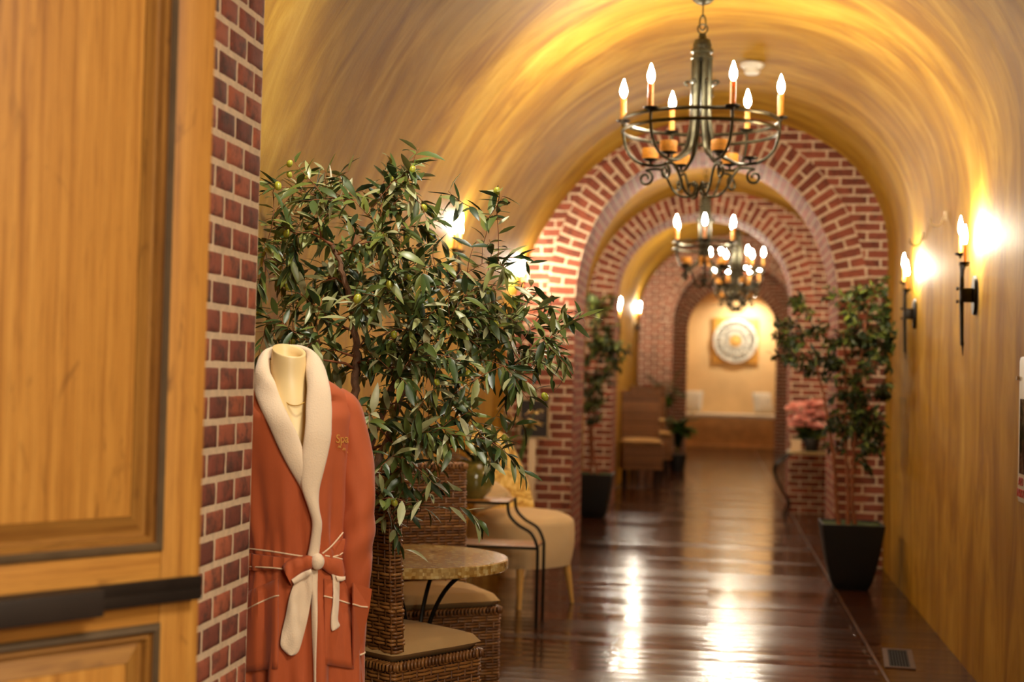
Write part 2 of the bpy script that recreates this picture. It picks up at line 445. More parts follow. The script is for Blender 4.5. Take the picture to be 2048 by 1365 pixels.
def arch_wall(y0, y1, xc, half, zs, h, name='wall_arch', outer=(-2.3, 2.3, 4.2), ring=.225, n=44):
    op = arch_pts(xc, half, zs, h, n); L = plen(op)
    ou = []
    for i, p in enumerate(op):   # offset normal
        a = op[max(i - 1, 0)]; b = op[min(i + 1, n)]
        tx, tz = b[0] - a[0], b[1] - a[1]; l = math.hypot(tx, tz)
        if i in (0, n): nx, nz = (1 if i == 0 else -1), 0
        else: nx, nz = tz / l, -tx / l
        ou.append((p[0] + nx * ring, p[1] + nz * ring))
    m = MB()
    for y, s in ((y0, 1), (y1, -1)):
        m.m = 1
        m.grid([[(p[0], y, p[1]) for p in op], [(p[0], y, p[1]) for p in ou]][::s],
               uvf=(lambda i, j: (ring * (i if s == 1 else 1 - i) + .0, L[min(j, n)] + .02)))
        m.m = 0
        xl, xr, zt = outer
        far = []
        for p in ou:
            dx, dz = p[0] - xc, p[1] - zs
            k = 1e9
            if dx > 1e-6: k = min(k, (xr - xc) / dx)
            if dx < -1e-6: k = min(k, (xl - xc) / dx)
            if dz > 1e-6: k = min(k, (zt - zs) / dz)
            far.append((xc + dx * k, zs + dz * k))
        rows = [ou, far]
        # corners of the rectangle are filled by extra fans
        m.grid([[(p[0], y, p[1]) for p in ou], [(p[0], y, p[1]) for p in far]],
               uvf=lambda i, j: (rows[i][min(j, n)][0], rows[i][min(j, n)][1]))
        for cx_, cz_ in ((xr, zt), (xl, zt)):
            # find the two far points bracketing the corner
            for a, b in zip(far, far[1:]):
                if (abs(a[0] - cx_) < 1e-5 and abs(b[1] - cz_) < 1e-5) or (abs(b[0] - cx_) < 1e-5 and abs(a[1] - cz_) < 1e-5):
                    k = len(m.v); m.v += [V((a[0], y, a[1])), V((cx_, y, cz_)), V((b[0], y, b[1]))]
                    m.face((k, k + 1, k + 2), (a, (cx_, cz_), b))
        for x0, x1 in ((xl, xc - half), (xc + half, xr)):
            xs = [x0 + (x1 - x0) * q / 4 for q in range(5)]
            m.grid([[(x, y, 0) for x in xs], [(x, y, zs) for x in xs]], uvf=lambda i, j: (xs[min(j, 4)], zs * i))
    m.m = 2
    full = [(xc + half, 0.0)] + op + [(xc - half, 0.0)]
    LL = [0.0, zs] + [zs + q for q in L[1:]] + [zs + L[-1] + zs]
    m.grid([[(p[0], y0, p[1]) for p in full], [(p[0], y1, p[1]) for p in full]],
           uvf=lambda i, j: (y0 if i == 0 else y1, LL[min(j, len(LL) - 1)]))
    return struct(m.build(name, [BRICK, RINGB, REVB], smooth=False))

XC0 = -.15
seg_vault(3.60, 11.2, -1.63, 1.25, -1.63, 1.315, .03, 1.46, 2.40, 3.47, 20)
seg_vault(12.1, 15.5, -1.40, 1.30, -1.38, 1.30, -.04, 2.15, 2.30, 3.45, 8)
seg_vault(16.3, 23.2, -1.20, 1.95, -1.20, 1.95, .36, 2.4, 2.5, 3.75, 14)
seg_vault(24.0, 28.3, -1.20, 1.95, -1.20, 1.95, .36, 2.4, 2.5, 3.75, 5)
arch_wall(2.75, 3.60, -.13, 1.067, 2.45, .9, outer=(-2.3, 2.3, 4.2))
arch_wall(11.2, 12.1, -.07, 1.018, 2.0, 1.2)
arch_wall(15.5, 16.3, -.125, .955, 2.3, .9)
arch_wall(23.2, 24.0, .35, 1.0, 2.3, .98, outer=(-1.9, 2.6, 4.4))
arch_wall(28.3, 28.8, .365, .875, 2.35, .87, outer=(-1.9, 2.6, 4.4))
# niche at the far end
m = MB(); m.box((-.9, 29.9, 0), (1.7, 30.0, 3.8)); struct(m.build('wall_far', NICHE, smooth=False))
ap = arch_pts(.365, .98, 2.35, .95, 30)
full = [(1.345, 0)] + ap + [(-.615, 0)]
m = MB(); m.grid([[(p[0], 28.8, p[1]) for p in full], [(p[0], 29.92, p[1]) for p in full]])
struct(m.build('wall_niche', NICHE))
# bulk floor, foyer
m = MB(); m.box((-3.6, -3.2, -.1), (3.6, 30.2, 0)); struct(m.build('floor', FLOORM, smooth=False))
TRIMM = plain('pale_floor_inlay', srgb(92, 62, 42), .3)
for k, x in enumerate((.857,)):
    m = MB(); m.box((x - .006, 3.6, -.02), (x + .006, 28.3, .0015)); struct(m.build('trim_%d' % (k + 1), TRIMM, smooth=False))
FOY = plain('foyer_plaster', srgb(200, 170, 120), .85)
for nm, a, b in (('wall_back', (-3.5, -3.1, 0), (3.5, -3.0, 3.5)), ('wall_foyer_left', (-3.5, -3, 0), (-3.4, 3.0, 3.5)),
                 ('wall_foyer_right', (2.3, -3, 0), (2.4, 2.75, 3.5)), ('ceiling_foyer', (-3.5, -3.1, 3.5), (3.5, 2.8, 3.6)),
                 ('wall_foyer_front', (-3.5, 2.9, 0), (-2.2, 3.0, 3.6))):
    m = MB(); m.box(a, b); struct(m.build(nm, FOY, smooth=False))
m = MB(); m.box((-1.63, 3.6, 0), (-1.60, 3.62, 0.001))

# real bricks on the near pier reveal (the wide door pier)
PX = -1.197
m = MB(); 
pitch = .0697; rng = random.Random(5)
for row in range(-11, 43):
    z0 = .727 + row * pitch + .0055; z1 = z0 + pitch - .011
    if z0 < .0 or z1 > 2.48: continue
    y = 3.60 if row % 2 else 3.60 - .075 
    spans = []
    if row % 2 == 0: spans.append((3.60 - .062, 3.597))
    yy = 3.60 - (.0 if row % 2 else .070)
    while yy > 2.78:
        spans.append((max(yy - .1255, 2.76), yy - .001)); yy -= .134
    for a, b in spans:
        bm = bmesh.new()
        nn = 5
        vs = {}
        # a pillow-faced brick with wobbling edges
        for i in range(nn + 1):
            for j in range(nn + 1):
                u, w_ = (0, .05, .3, .7, .95, 1)[i], (0, .08, .3, .7, .92, 1)[j]
                e = min(u, 1 - u, w_, 1 - w_)
                px_ = PX + .011 - (.010 if e == 0 else .003 * (e < .1)) + rng.uniform(-.0008, .0008)
                py_ = a + (b - a) * u; pz_ = z0 + (z1 - z0) * w_
                nz_ = mnoise.noise(V((py_ * 25, pz_ * 25, row * 3.1))) * .0035
                py_ += nz_ if e == 0 else 0; pz_ += (mnoise.noise(V((py_ * 30, pz_ * 22, 7 + row))) * .0045 if e == 0 else 0)
                if b > 3.59: py_ = min(py_, 3.612) + (.006 if (u == 1 and 0 < w_ < 1) else 0)
                vs[i, j] = V((px_, py_, pz_))
        n0 = len(m.v); m.c = rng.random()
        for i in range(nn + 1):
            for j in range(nn + 1): m.v.append(vs[i, j])
        for i in range(nn):
            for j in range(nn):
                q = n0 + i * (nn + 1) + j
                m.face((q, q + nn + 1, q + nn + 2, q + 1))
        # corner return: the bricks wrap the pier corner
o = struct(m.build('wall_pier_bricks', RBRICK, auto=70, recalc=False))
m = MB(); m.box((PX - .02, 2.76, 0), (PX + .0055, 3.604, 2.46)); struct(m.build('wall_pier_mortar', MORTAR, smooth=False))

# ------------------------------------------------------------------ sconces and chandeliers
def flame_bulb(m, c, s=1.0):
    x, y, z = c
    m.lathe([(.004 * s, 0), (.0125 * s, .012 * s), (.016 * s, .028 * s), (.014 * s, .044 * s), (.009 * s, .060 * s), (.004 * s, .076 * s), (.0005, .086 * s)], 10, (x, y, z))
def spiral(cx, cz, r0, r1, a0, a1, n=14):
    return [(cx + (r0 + (r1 - r0) * i / n) * math.cos(a0 + (a1 - a0) * i / n), cz + (r0 + (r1 - r0) * i / n) * math.sin(a0 + (a1 - a0) * i / n)) for i in range(n + 1)]
def smooth_path(p, n=5):
    out = []
    P = [V(q) for q in p]
    for i in range(len(P) - 1):
        a = P[max(i - 1, 0)]; b = P[i]; c = P[i + 1]; d = P[min(i + 2, len(P) - 1)]
        for k in range(n):
            t = k / n
            out.append(.5 * ((2 * b) + (c - a) * t + (2 * a - 5 * b + 4 * c - d) * t * t + (3 * b - a - 3 * c + d) * t ** 3))
    out.append(P[-1]); return out
def polar(rz, ang):
    return [V((r * math.sin(ang), -r * math.cos(ang), z)) for r, z in rz]

def chandelier(name, label, x, y, ztip, R, zceil, phase=-7, bulbmat=None, canopy=True, rs=1.0, angs=(23, 83, 143, -157, -97, -37)):
    """z values are relative to the tip of the candle bulbs; local z origin at the ceiling"""
    t = thing(name, label, 'chandelier', (x, y, zceil))
    dz = ztip - zceil            # local z of bulb tips
    k = R / .409
    Z = lambda zz: dz + (zz - 3.02)
    ir = max(1.0, rs)
    # body: canopy, chain, crown column
    m = MB()
    if canopy:
        m.lathe([(.001, .02), (.066, .01), (.068, -.035), (.06, -.055), (.04, -.075), (.014, -.085)], 20)
        m.build('canopy', IRON2, t)
    m = MB(); ztop = -.08; zb = Z(3.255)
    nl = max(2, int(round((ztop - zb) / .055)))
    for i in range(nl):
        zc = ztop - (i + .5) * (ztop - zb) / nl; hl = (ztop - zb) / nl * .62
        pts = [(math.cos(a) * .016, 0, zc + math.sin(a) * hl) if i % 2 else (0, math.cos(a) * .016, zc + math.sin(a) * hl) for a in [2 * PI * q / 14 for q in range(14)]]
        m.tube(pts, .0042, 6, closed=True)
    m.tube([(.026 * math.cos(a), 0, Z(3.225) + .03 + .026 * math.sin(a)) for a in [2 * PI * q / 16 for q in range(16)]], .0045, 6, closed=True)
    m.build('chain', IRON2, t)
    m = MB()
    m.lathe([(.001, Z(3.235)), (.018, Z(3.23)), (.022, Z(3.205)), (.042, Z(3.195)), (.05, Z(3.165)), (.046, Z(3.15)), (.058, Z(3.145)), (.058, Z(3.13)), (.045, Z(3.127)), (.045, Z(3.115)), (.058, Z(3.11)), (.058, Z(3.095)), (.04, Z(3.09)), (.001, Z(3.085))], 20)
    m.build('crown_collar', IRON2, t)
    # rings
    for zz in (2.765, 2.71):
        m = MB(); m.tube([(R * math.cos(a), R * math.sin(a), Z(zz)) for a in [2 * PI * q / 48 for q in range(48)]], .0085 * ir, 6, closed=True, flat=1.2)
        m.build('ring', IRON2, t)
    for q in range(6):
        ang = math.radians(angs[q])
        m = MB()
        arc = [(.409, 2.765), (.409, 2.70), (.383, 2.61), (.318, 2.552), (.22, 2.537), (.155, 2.56), (.082, 2.61), (.052, 2.71), (.041, 2.80), (.039, 2.95), (.039, 3.10)]
        arc = [(r * k if r > .05 else r, Z(z)) for r, z in arc]
        AP = smooth_path(polar(arc, ang), 4); m.tube(AP, [(.0085 + .008 * min(1, max(0, (i_ - 18) / 10))) * ir for i_ in range(len(AP))], 8)
        # scrolls under the bowl
        sp = spiral(.285, 2.470, .012, .042, math.radians(200), math.radians(200 - 470), 16)
        sp += [(.21, 2.517), (.172, 2.470), (.14, 2.41), (.10, 2.375), (.05, 2.372), (.022, 2.40), (.026, 2.435), (.048, 2.44), (.055, 2.42)]
        sp = [(r * k, Z(z)) for r, z in sp]
        m.tube(smooth_path(polar(sp, ang), 3), .0075 * ir, 6)
        m.tube(smooth_path(polar([(.04, Z(2.93)), (.048, Z(2.965)), (.07, Z(2.98)), (.09, Z(2.972)), ((.069), Z(2.955))], ang), 4), [.006] * 16 + [.002], 5)
        m.build('arm', IRON2, t)
        p = polar([(R + .004, Z(2.775))], ang)[0]
        m = MB(); m.lathe([(.006, -.02), (.012, -.006), (.036, .0), (.04, .006), (.034, .004), (.001, .002)], 14, p); m.build('drip_tray', IRON, t)
        m = MB(); m.lathe([(.0145, 0), (.0145, .122), (.001, .123)], 12, p + V((0, 0, .004))); cnd = m.build('candle_sleeve', CANDLE, t)
        m = MB(); flame_bulb(m, p + V((0, 0, .128)), 1.15); b = m.build('bulb', bulbmat or BULBC, cnd); 
        m = MB(); rad = .262 * k
        p = polar([(rad, Z(2.568))], ang)[0]
        m.lathe([(.005, -.03), (.007, -.01), (.04, .0), (.042, .006), (.001, .003)], 14, p); m.build('drip_tray', IRON, t)
        if q != 1:
            m = MB(); m.lathe([(.044, 0), (.045, .05), (.043, .056), (.001, .053)], 18, p + V((0, 0, .005))); m.build('pillar_candle', PILLARC, t)
    return t
chandelier('iron_chandelier', 'large wrought iron chandelier hanging in front of the first brick arch, candles fully visible', -.09, 7.5, 3.02, .409, 3.468)
chandelier('iron_chandelier', 'wrought iron chandelier hanging just behind the first brick arch', -.095, 12.9, 2.89, .285, 3.43, rs=1.2, angs=(0, 60, 120, 180, -120, -60))
chandelier('iron_chandelier', 'blurred iron chandelier, nearer of the two hanging behind the second arch', .255, 17.1, 3.0, .31, 3.74, rs=1.4)
chandelier('iron_chandelier', 'blurred iron chandelier hanging lowest in view, right above the mandala panel', .30, 19.7, 2.99, .30, 3.74, rs=1.5)

def sconce(label, x, y, z, side, bm_=None):
    """side: +1 on the right wall (local -x points into the room)"""
    t = thing('wall_sconce', label, 'wall lamp', (x, y, z), 0 if side > 0 else PI); t.scale = (.68, 1, 1)
    m = MB()
    pl = [(0.045 * math.cos(a), .10 * math.copysign(abs(math.sin(a)) ** .7, math.sin(a))) for a in [2 * PI * i / 20 for i in range(20)]]
    n0 = 0
    m.v += [V((.0, p[0], p[1])) for p in pl] + [V((-.022, p[0] * .95, p[1] * .96)) for p in pl]
    for i in range(20): m.face((i, (i + 1) % 20, 20 + (i + 1) % 20, 20 + i))
    m.face(range(20)); m.face(range(20, 40)); m.build('backplate', IRON, t)
    m = MB(); m.box((-.105, -.022, -.035), (-.02, .022, .035), .006)
    m.ball((-.13, -.0, .032), .010); m.ball((-.13, 0, -.032), .010); m.build('bracket', IRON, t)
    m = MB(); m.tube([(-.10, 0, .16), (-.10, 0, .05), (-.10, 0, -.04), (-.092, 0, -.23), (-.090, 0, -.245), (-.088, 0, -.25), (-.085, 0, -.30)],
                     [.012, .018, .017, .013, .015, .008, .002], 8)
    m.tube([(-.10, -.05, .145), (-.10, -.03, .10), (-.10, 0, .085), (-.10, .03, .10), (-.10, .05, .145)], .007, 6)
    m.build('torch_stem', IRON, t)
    for dx, dy, dz_ in ((-.095, -.055, .15), (-.07, .06, .15), (-.112, .01, .20)):
        m = MB(); m.lathe([(.006, -.018), (.010, -.006), (.034, 0), (.040, .008), (.001, .003)], 14, (dx, dy, dz_)); m.build('drip_tray', IRON, t)
        m = MB(); m.lathe([(.0125, 0), (.0125, .095), (.001, .096)], 12, (dx, dy, dz_ + .003)); c_ = m.build('candle_sleeve', CANDLE, t)
        m = MB(); flame_bulb(m, (dx, dy, dz_ + .10), 1.1); m.build('bulb', bm_ or BULBS, c_)
    return t
sconce('iron torch sconce on right wall nearest the camera, spear stem fully visible', 1.276, 7.25, 1.86, 1)
sconce('iron torch sconce on right wall, half hidden behind the potted tree', 1.295, 9.5, 1.87, 1)
sconce('iron torch sconce on left wall, glowing behind the upper olive branches', -1.535, 8.1, 1.97, -1)
sconce('iron torch sconce on left wall right beside the first brick arch', -1.525, 10.8, 1.92, -1)
sconce('blurred torch sconce in the far section, left one of the pair', -1.20, 17.3, 1.98, -1, BULBF)
sconce('blurred torch sconce in the far section, right one of the pair', -1.20, 21.9, 2.17, -1, BULBF)
sconce('added unseen torch sconce lighting the far section from its right wall behind the brick arch', 1.95, 19.0, 2.02, 1)  # extra sconce, out of sight, added to light the far section
sconce('added unseen torch sconce lighting the space between the arches, left side', -1.39, 13.8, 1.92, -1)  # added with its right-hand twin to brighten the bay between the arches
sconce('added unseen torch sconce lighting the space between the arches, right side', 1.30, 13.8, 1.92, 1)  # right-hand twin, likewise added for its light

# ------------------------------------------------------------------ ceiling and wall bits
t = thing('smoke_detector', 'round white smoke detector on the vaulted ceiling', 'smoke detector', (.21, 9.2, 3.425))
m = MB(); m.lathe([(.001, .02), (.075, .02), (.078, .005), (.06, -.012), (.001, -.012)], 24); m.build('base', WHITEP, t)
m = MB(); m.lathe([(.048, -.012), (.05, -.04), (.04, -.05), (.001, -.05)], 24); m.build('sensor_head', WHITEP, t)
m = MB(); m.lathe([(.001, .03), (.03, .03), (.028, .02), (.008, .016), (.008, -.04), (.02, -.044), (.02, -.05), (.001, -.05)], 12)
o = m.build('sprinkler_head', IRON, loc=(-.05, 9.9, 3.425)); tag(o, 'small dark sprinkler head hanging under the vault crown', 'sprinkler')
for (px, py, yy, lab) in ((1855, 440, 8.2, 'small curved metal hook on right wall, nearer the sconce'), (1812, 480, 9.1, 'small curved metal hook on right wall, nearer the brick arch')):
    p = atY(px, py, yy)
    m = MB(); m.tube(smooth_path([(.012, 0, .035), (-.004, 0, .01), (-.018, 0, -.025), (-.045, 0, -.035), (-.07, 0, -.022), (-.078, 0, -.005)], 4), .0065, 8)
    m.ball((-.078, 0, -.002), .009); m.box((-.001, -.012, .0), (.014, .012, .05))
    o = m.build('wall_hook', SILV, loc=(1.262 + .012 * (yy - 8), yy, p.z)); tag(o, lab, 'hook')
# white cabinet
t = thing('emergency_cabinet', 'white emergency cabinet with dark window mounted on right wall', 'wall cabinet', (1.262, 5.60, 1.25))
m = MB(); m.box((-.075, -.20, -.285), (.02, .20, .285), .02); m.build('housing', WHITEP, t)
m = MB(); m.box((-.079, -.12, -.17), (-.072, .145, .12), .003); m.build('window', DARKW, t)
m = MB(); m.tube([(-.076, .182, .20), (-.086, .182, .20)], .008, 10); m.build('lock', SILV, t)
def text(body, size, mat, parent, loc, rot, name='lettering'):
    cu = bpy.data.curves.new(name, 'FONT'); cu.body = body; cu.size = size; cu.extrude = .0008; cu.align_x = 'CENTER'
    cu.materials.append(mat); tmp = bpy.data.objects.new(name, cu)
    me = bpy.data.meshes.new_from_object(tmp); bpy.data.objects.remove(tmp); o = bpy.data.objects.new(name, me); C.objects.link(o); o.parent = parent
    o.location = loc; o.rotation_euler = rot; return o
text('AED\nINSIDE', .045, REDT, t, (-.0765, .12, -.215), (PI / 2, 0, -PI / 2))
# floor vent
t = thing('floor_vent', 'metal floor register set in dark boards by right wall', 'floor vent', (.977, 7.56, 0), -.09)
m = MB()
for a, b in (((-.075, -.26), (-.05, .26)), ((.05, -.26), (.075, .26)), ((-.05, -.26), (.05, -.23)), ((-.05, .23), (.05, .26))):
    m.box((a[0], a[1], 0), (b[0], b[1], .005))
m.build('frame', plain('worn_bronze', srgb(96, 70, 46), .5, .4), t, smooth=False)
m = MB()
for i in range(7): m.box((-.046 + i * .0145, -.23, .0), (-.040 + i * .0145, .23, .004))
m.build('grille', plain('vent_grille', srgb(40, 30, 24), .7, .2), t, smooth=False)
m = MB(); m.box((-.05, -.23, .0), (.05, .23, .0012)); m.build('recess_shade', plain('vent_shade', srgb(4, 3, 3), 1.0, Specular_IOR_Level=.1), t, smooth=False)  # black sheet on the floor painting the shaded hollow under the grille

# ------------------------------------------------------------------ door
DR = (-1.003, 2.73); da = math.radians(34.5)     # leaf runs from the right edge back towards the left
ang = math.atan2(-math.cos(da), -math.sin(da))
door = bpy.data.objects.new('door_1', None); C.objects.link(door); door.location = (DR[0], DR[1], 0); door.rotation_euler = (0, 0, ang)
door['kind'] = 'structure'
# local: +x along the leaf away from its right edge, local +y = towards the camera side
W = .98; T = .045; H = 2.62
DP = local_plane(DR, ang)
def dx_(px, py): return DP(px, py, 0).x, DP(px, py, 0).z
ST = dx_(335, 700)[0]; zr_b = dx_(300, 1103)[1]; zl_t = dx_(300, 1250)[1]
def dbox(nm, a, b, mat, grain, bev=.004):
    m = MB(); m.box(a, b, bev, grain); return m.build(nm, mat, door, auto=30)
dbox('door_stile', (0, -T, .01), (ST, 0, H), OAK, 2); dbox('door_stile', (W - ST, -T, .01), (W, 0, H), OAK, 2)
zmid0, zmid1 = zl_t - .0, zr_b + .0
dbox('door_rail', (ST, -T, zmid0), (W - ST, -.0004, zmid1), OAK, 0); dbox('door_rail', (ST, -T, .01), (W - ST, -.0004, .25), OAK, 0)
dbox('door_rail', (ST, -T, H - .16), (W - ST, -.0004, H), OAK, 0)
for nm, z0, z1 in (('u', zmid1, H - .16), ('l', .25, zmid0)):
    x0, x1 = ST, W - ST
    def loop(ins, y): return [(x0 + ins, y, z0 + ins), (x1 - ins, y, z0 + ins), (x1 - ins, y, z1 - ins), (x0 + ins, y, z1 - ins)]
    def band(nm2, prof, mat, par=door):
        m = MB(); k = 4
        for (i0, y0), (i1, y1) in zip(prof, prof[1:]):
            A, B = loop(i0, y0), loop(i1, y1)
            for q in range(4):
                q2 = (q + 1) % 4; n = len(m.v); m.v += [V(A[q]), V(A[q2]), V(B[q2]), V(B[q])]
                g = (lambda p: (p[0], p[2] + i0)) if q % 2 == 0 else (lambda p: (p[2], p[0] + i0))
                m.face((n, n + 1, n + 2, n + 3), [g(m.v[n + e]) for e in range(4)])
        return m.build(nm2, mat, par, smooth=False)
    band('door_bead', [(-.002, .0), (.002, .008), (.011, .010), (.016, .004)], GROOVE)
    band('door_moulding', [(.016, .004), (.017, -.004), (.026, -.002), (.030, -.016)], OAKD)
    band('panel_bevel', [(.030, -.016), (.034, -.016), (.066, -.004), (.068, -.003), (.069, -.007)], OAKD)
    m = MB(); m.box((x0 + (.069), -T + .01, z0 + (.069)), (x1 - (.069), -.004, z1 - (.069)), .002, 2); m.build('door_panel', OAK, door, auto=30)
    m = MB(); m.box((x0, -T + .008, z0), (x1, -.03, z1)); m.build('door_core', OAKD, door, smooth=False)
# exit bar
bar = thing('push_bar', 'black panic push bar across the wooden door', 'push bar', (DR[0], DR[1], 0), ang)
bx0, bz1 = dx_(403, 1150)[0], dx_(400, 1150)[1]; bz0 = dx_(400, 1203)[1]
BX = DP(404, 1175, .035); BT = DP(404, 1152, .04); BB = DP(404, 1200, .04)
zt, zb = BT.z, BB.z; xx = max(.012, BX.x)
m = MB()
m.box((xx, .0, zb + .004), (.93, .030, zt - .004), .003, 0); m.box((xx, .028, zb), (.93, .036, zb + .022), .003); m.box((xx, .028, zt - .022), (.93, .036, zt), .003)
m.box((xx, .028, (zb + zt) / 2 - .003), (.93, .034, (zb + zt) / 2 + .003), .001)
m.build('rail', BLACKM, bar)
PX0 = DP(207, 1210, .06).x
m = MB(); m.box((PX0, .03, zb - .006), (.86, .066, zt - .002), .006); m.build('push_pad', BLACKP, bar)

# ------------------------------------------------------------------ bathrobe on a mannequin
MR = (-1.148, 3.95); MRZ = math.radians(16.2)
RP = local_plane(MR, MRZ)
TOR = [  # py, left px, right px, half depth
    (752, 545, 640, .060), (768, 520, 668, .075), (784, 497, 690, .088), (800, 486, 703, (.069)), (830, 478, 706, .112), (870, 474, 704, .122), (930, 474, 700, .128),
    (1000, 480, 696, .125), (1060, 486, 692, .118), (1112, 490, 694, .112), (1140, 490, 697, .115), (1180, 486, 706, .125), (1250, 482, 716, .138),
    (1365, 476, 722, .150), (1500, 468, 732, .160), (1560, 464, 736, .163)]
TR = []
for py, l, r, b in TOR:
    L_, R_ = RP(l, py), RP(r, py); TR.append(((L_.z + R_.z) / 2, (L_.x + R_.x) / 2, (R_.x - L_.x) / 2, b))
def tor(z):
    if z >= TR[0][0]: return TR[0][1:]
    for a, b in zip(TR, TR[1:]):
        if a[0] >= z >= b[0]:
            t_ = (a[0] - z) / (a[0] - b[0]); t_ = t_
            return tuple(a[i] + (b[i] - a[i]) * t_ for i in (1, 2, 3))
    return TR[-1][1:]
ZW = RP(600, 1118).z
def fold(th, z):
    d = abs(z - ZW)
    amp = .0095 * min(1, d / .10) * (1.0 if z < ZW else max(0, 1 - (z - ZW) / .34) * .9) + (.006 * min(1, (ZW - z) / .5) if z < ZW else 0)
    gath = .0040 * max(0, 1 - d / .12)
    amp *= (.35 if (math.sin(th) < -.3 and z > ZW + .12) else 1.0) if False else 1.0
    return amp * (math.sin(th * 9 + 1.3 * math.sin(z * 5)) + .6 * math.sin(th * 17 + 2 + z * 3)) + gath * math.sin(th * 30 + 4 * math.sin(z * 9))
def surf(th, z, off=0.0):
    cx_, a, b = tor(z); d = fold(th, z) + off
    return V((cx_ + (a + d) * math.cos(th), (b + d) * math.sin(th), z))
def on_front(px, py, off=0.0):
    y = -.1
    for _ in range(6):
        p = RP(px, py, y); cx_, a, b = tor(p.z); u = max(-.995, min(.995, (p.x - cx_) / a))
        th = -math.acos(u); y = -(b) * math.sqrt(1 - u * u) + math.sin(th) * fold(th, p.z) - off
    return RP(px, py, y)
robe = thing('bathrobe', 'terracotta bathrobe with cream fleece shawl collar tied on a mannequin', 'bathrobe', (MR[0], MR[1], 0), MRZ)
# V opening limits
LMID = [(527, 720), (530, 779), (568, 867), (596, 930), (604, 965)]
RMID = [(625, 720), (636, 779), (633, 867), (622, 930), (612, 965)]
def interp(tab, y, yi=1, xi=0):
    if y <= tab[0][yi]: return tab[0][xi]
    for a, b in zip(tab, tab[1:]):
        if a[yi] <= y <= b[yi]: return a[xi] + (b[xi] - a[xi]) * (y - a[yi]) / (b[yi] - a[yi])
    return tab[-1][xi]
m = MB(); NT_ = 120; zs_ = []
z = TR[0][0]
while z > TR[-1][0]: zs_.append(z); z -= .011
rows = [[surf(2 * PI * j / NT_, z) for j in range(NT_)] for z in zs_]
m.v = [p for r in rows for p in r]
def topx(p):
    c_, s_ = math.cos(MRZ), math.sin(MRZ); w = V((MR[0] + p.x * c_ - p.y * s_, MR[1] + p.x * s_ + p.y * c_, p.z - EYE))
    q = V((dX * w.x + dY * w.y + dZ * w.z)); return CX + F * q.x / -q.z, CY - F * q.y / -q.z
for i in range(len(rows) - 1):
    for j in range(NT_):
        j2 = (j + 1) % NT_; c_ = (rows[i][j] + rows[i + 1][j2]) / 2
        if c_.y < 0:
            X_, Y_ = topx(c_)
            if Y_ < 955 and interp(LMID, Y_) < X_ < interp(RMID, Y_): continue
        m.face((i * NT_ + j, i * NT_ + j2, (i + 1) * NT_ + j2, (i + 1) * NT_ + j))
m.build('robe_body', TERRA, robe, solid=.004, auto=80)
def strip(nm, st, th, off, mat, parent, nseg=4, base=0.002, nu=10, wob=0.0, yv=None):
    """stations: (lx,ly,rx,ry[,extra offset]) in front of the torso"""
    A = smooth_path([(s[0], s[1], 0) for s in st], nseg); B = smooth_path([(s[2], s[3], 0) for s in st], nseg)
    X = smooth_path([((s[4] if len(s) > 4 else 0), 0, 0) for s in st], nseg)
    rows = []
    for a, b, x in zip(A, B, X):
        r = []
        for i in range(nu + 1):
            u = -1 + 2 * i / nu; t_ = (u + 1) / 2
            o_ = off + x.x + th * math.sqrt(max(0, 1 - u * u)) + wob * mnoise.noise(V((a.x * .03 + u, a.y * .03, 5)))
            r.append(on_front(a.x + (b.x - a.x) * t_, a.y + (b.y - a.y) * t_, o_))
        for i in range(nu - 1, 0, -1):
            u = -1 + 2 * i / nu; t_ = (u + 1) / 2
            r.append(on_front(a.x + (b.x - a.x) * t_, a.y + (b.y - a.y) * t_, off + x.x - base))
        rows.append(r)
    m = MB(); m.grid(rows, closed=True)
    n = len(rows[0]); m.face(list(range(n))); m.face([(len(rows) - 1) * n + i for i in range(n)])
    return m.build(nm, mat, parent, auto=60)
# collar: a sweep of flattened fleece rolls
def roll(nm, st, th, parent):
    """stations: outer xyz, inner xyz"""
    O = smooth_path([s[0] for s in st], 5); I = smooth_path([s[1] for s in st], 5); T_ = smooth_path([(s[2], 0, 0) for s in st], 5)
    rows = []
    for k in range(len(O)):
        c = (O[k] + I[k]) / 2; w = (O[k] - I[k]) / 2
        a = max(k - 1, 0); b = min(k + 1, len(O) - 1)
        tg = ((O[b] + I[b]) - (O[a] + I[a])).normalized(); nrm = w.cross(tg).normalized()
        r = []
        for i in range(22):
            an = 2 * PI * i / 22
            wob = 1 + .14 * mnoise.noise(c * 11 + V((math.cos(an) * .6, math.sin(an) * .6, 0)))
            r.append(c + w * math.cos(an) * wob + nrm * (math.sin(an) * T_[k].x * wob))
        rows.append(r)
    m = MB(); m.grid(rows, closed=True); n = 22
    m.face(list(range(n))); m.face([(len(rows) - 1) * n + i for i in range(n)])
    return m.build(nm, FLEECE, parent, auto=80)
collar = None
L_st = [(RP(582, 694, .075), RP(580, 712, .058), .020), (RP(545, 696, .062), RP(556, 716, .045), .020), (RP(521, 712, .02), RP(541, 716, .02), .022), (RP(510, 742, -.03), RP(541, 742, -.025), .020),
        (on_front(508, 775, .012), RP(550, 768, -.062), .018)]
for (a, b, c_, d) in ((518, 812, 562, 802), (536, 850, 578, 836), (555, 893, 594, 868), (576, 935, 607, 900), (598, 972, 618, 935), (612, 1000, 626, 975)):
    L_st.append((on_front(a, b, .008), on_front(c_, d, .012), .014))
lap = roll('collar', L_st, .02, robe)
R_st = [(RP(578, 692, .078), RP(580, 712, .060), .020), (RP(612, 695, .055), RP(603, 712, .045), .020), (RP(636, 714, .02), RP(612, 716, .02), .022), (RP(652, 744, -.02), RP(612, 742, -.035), .022),
        (RP(660, 775, -.065), RP(613, 779, -.075), .018)]
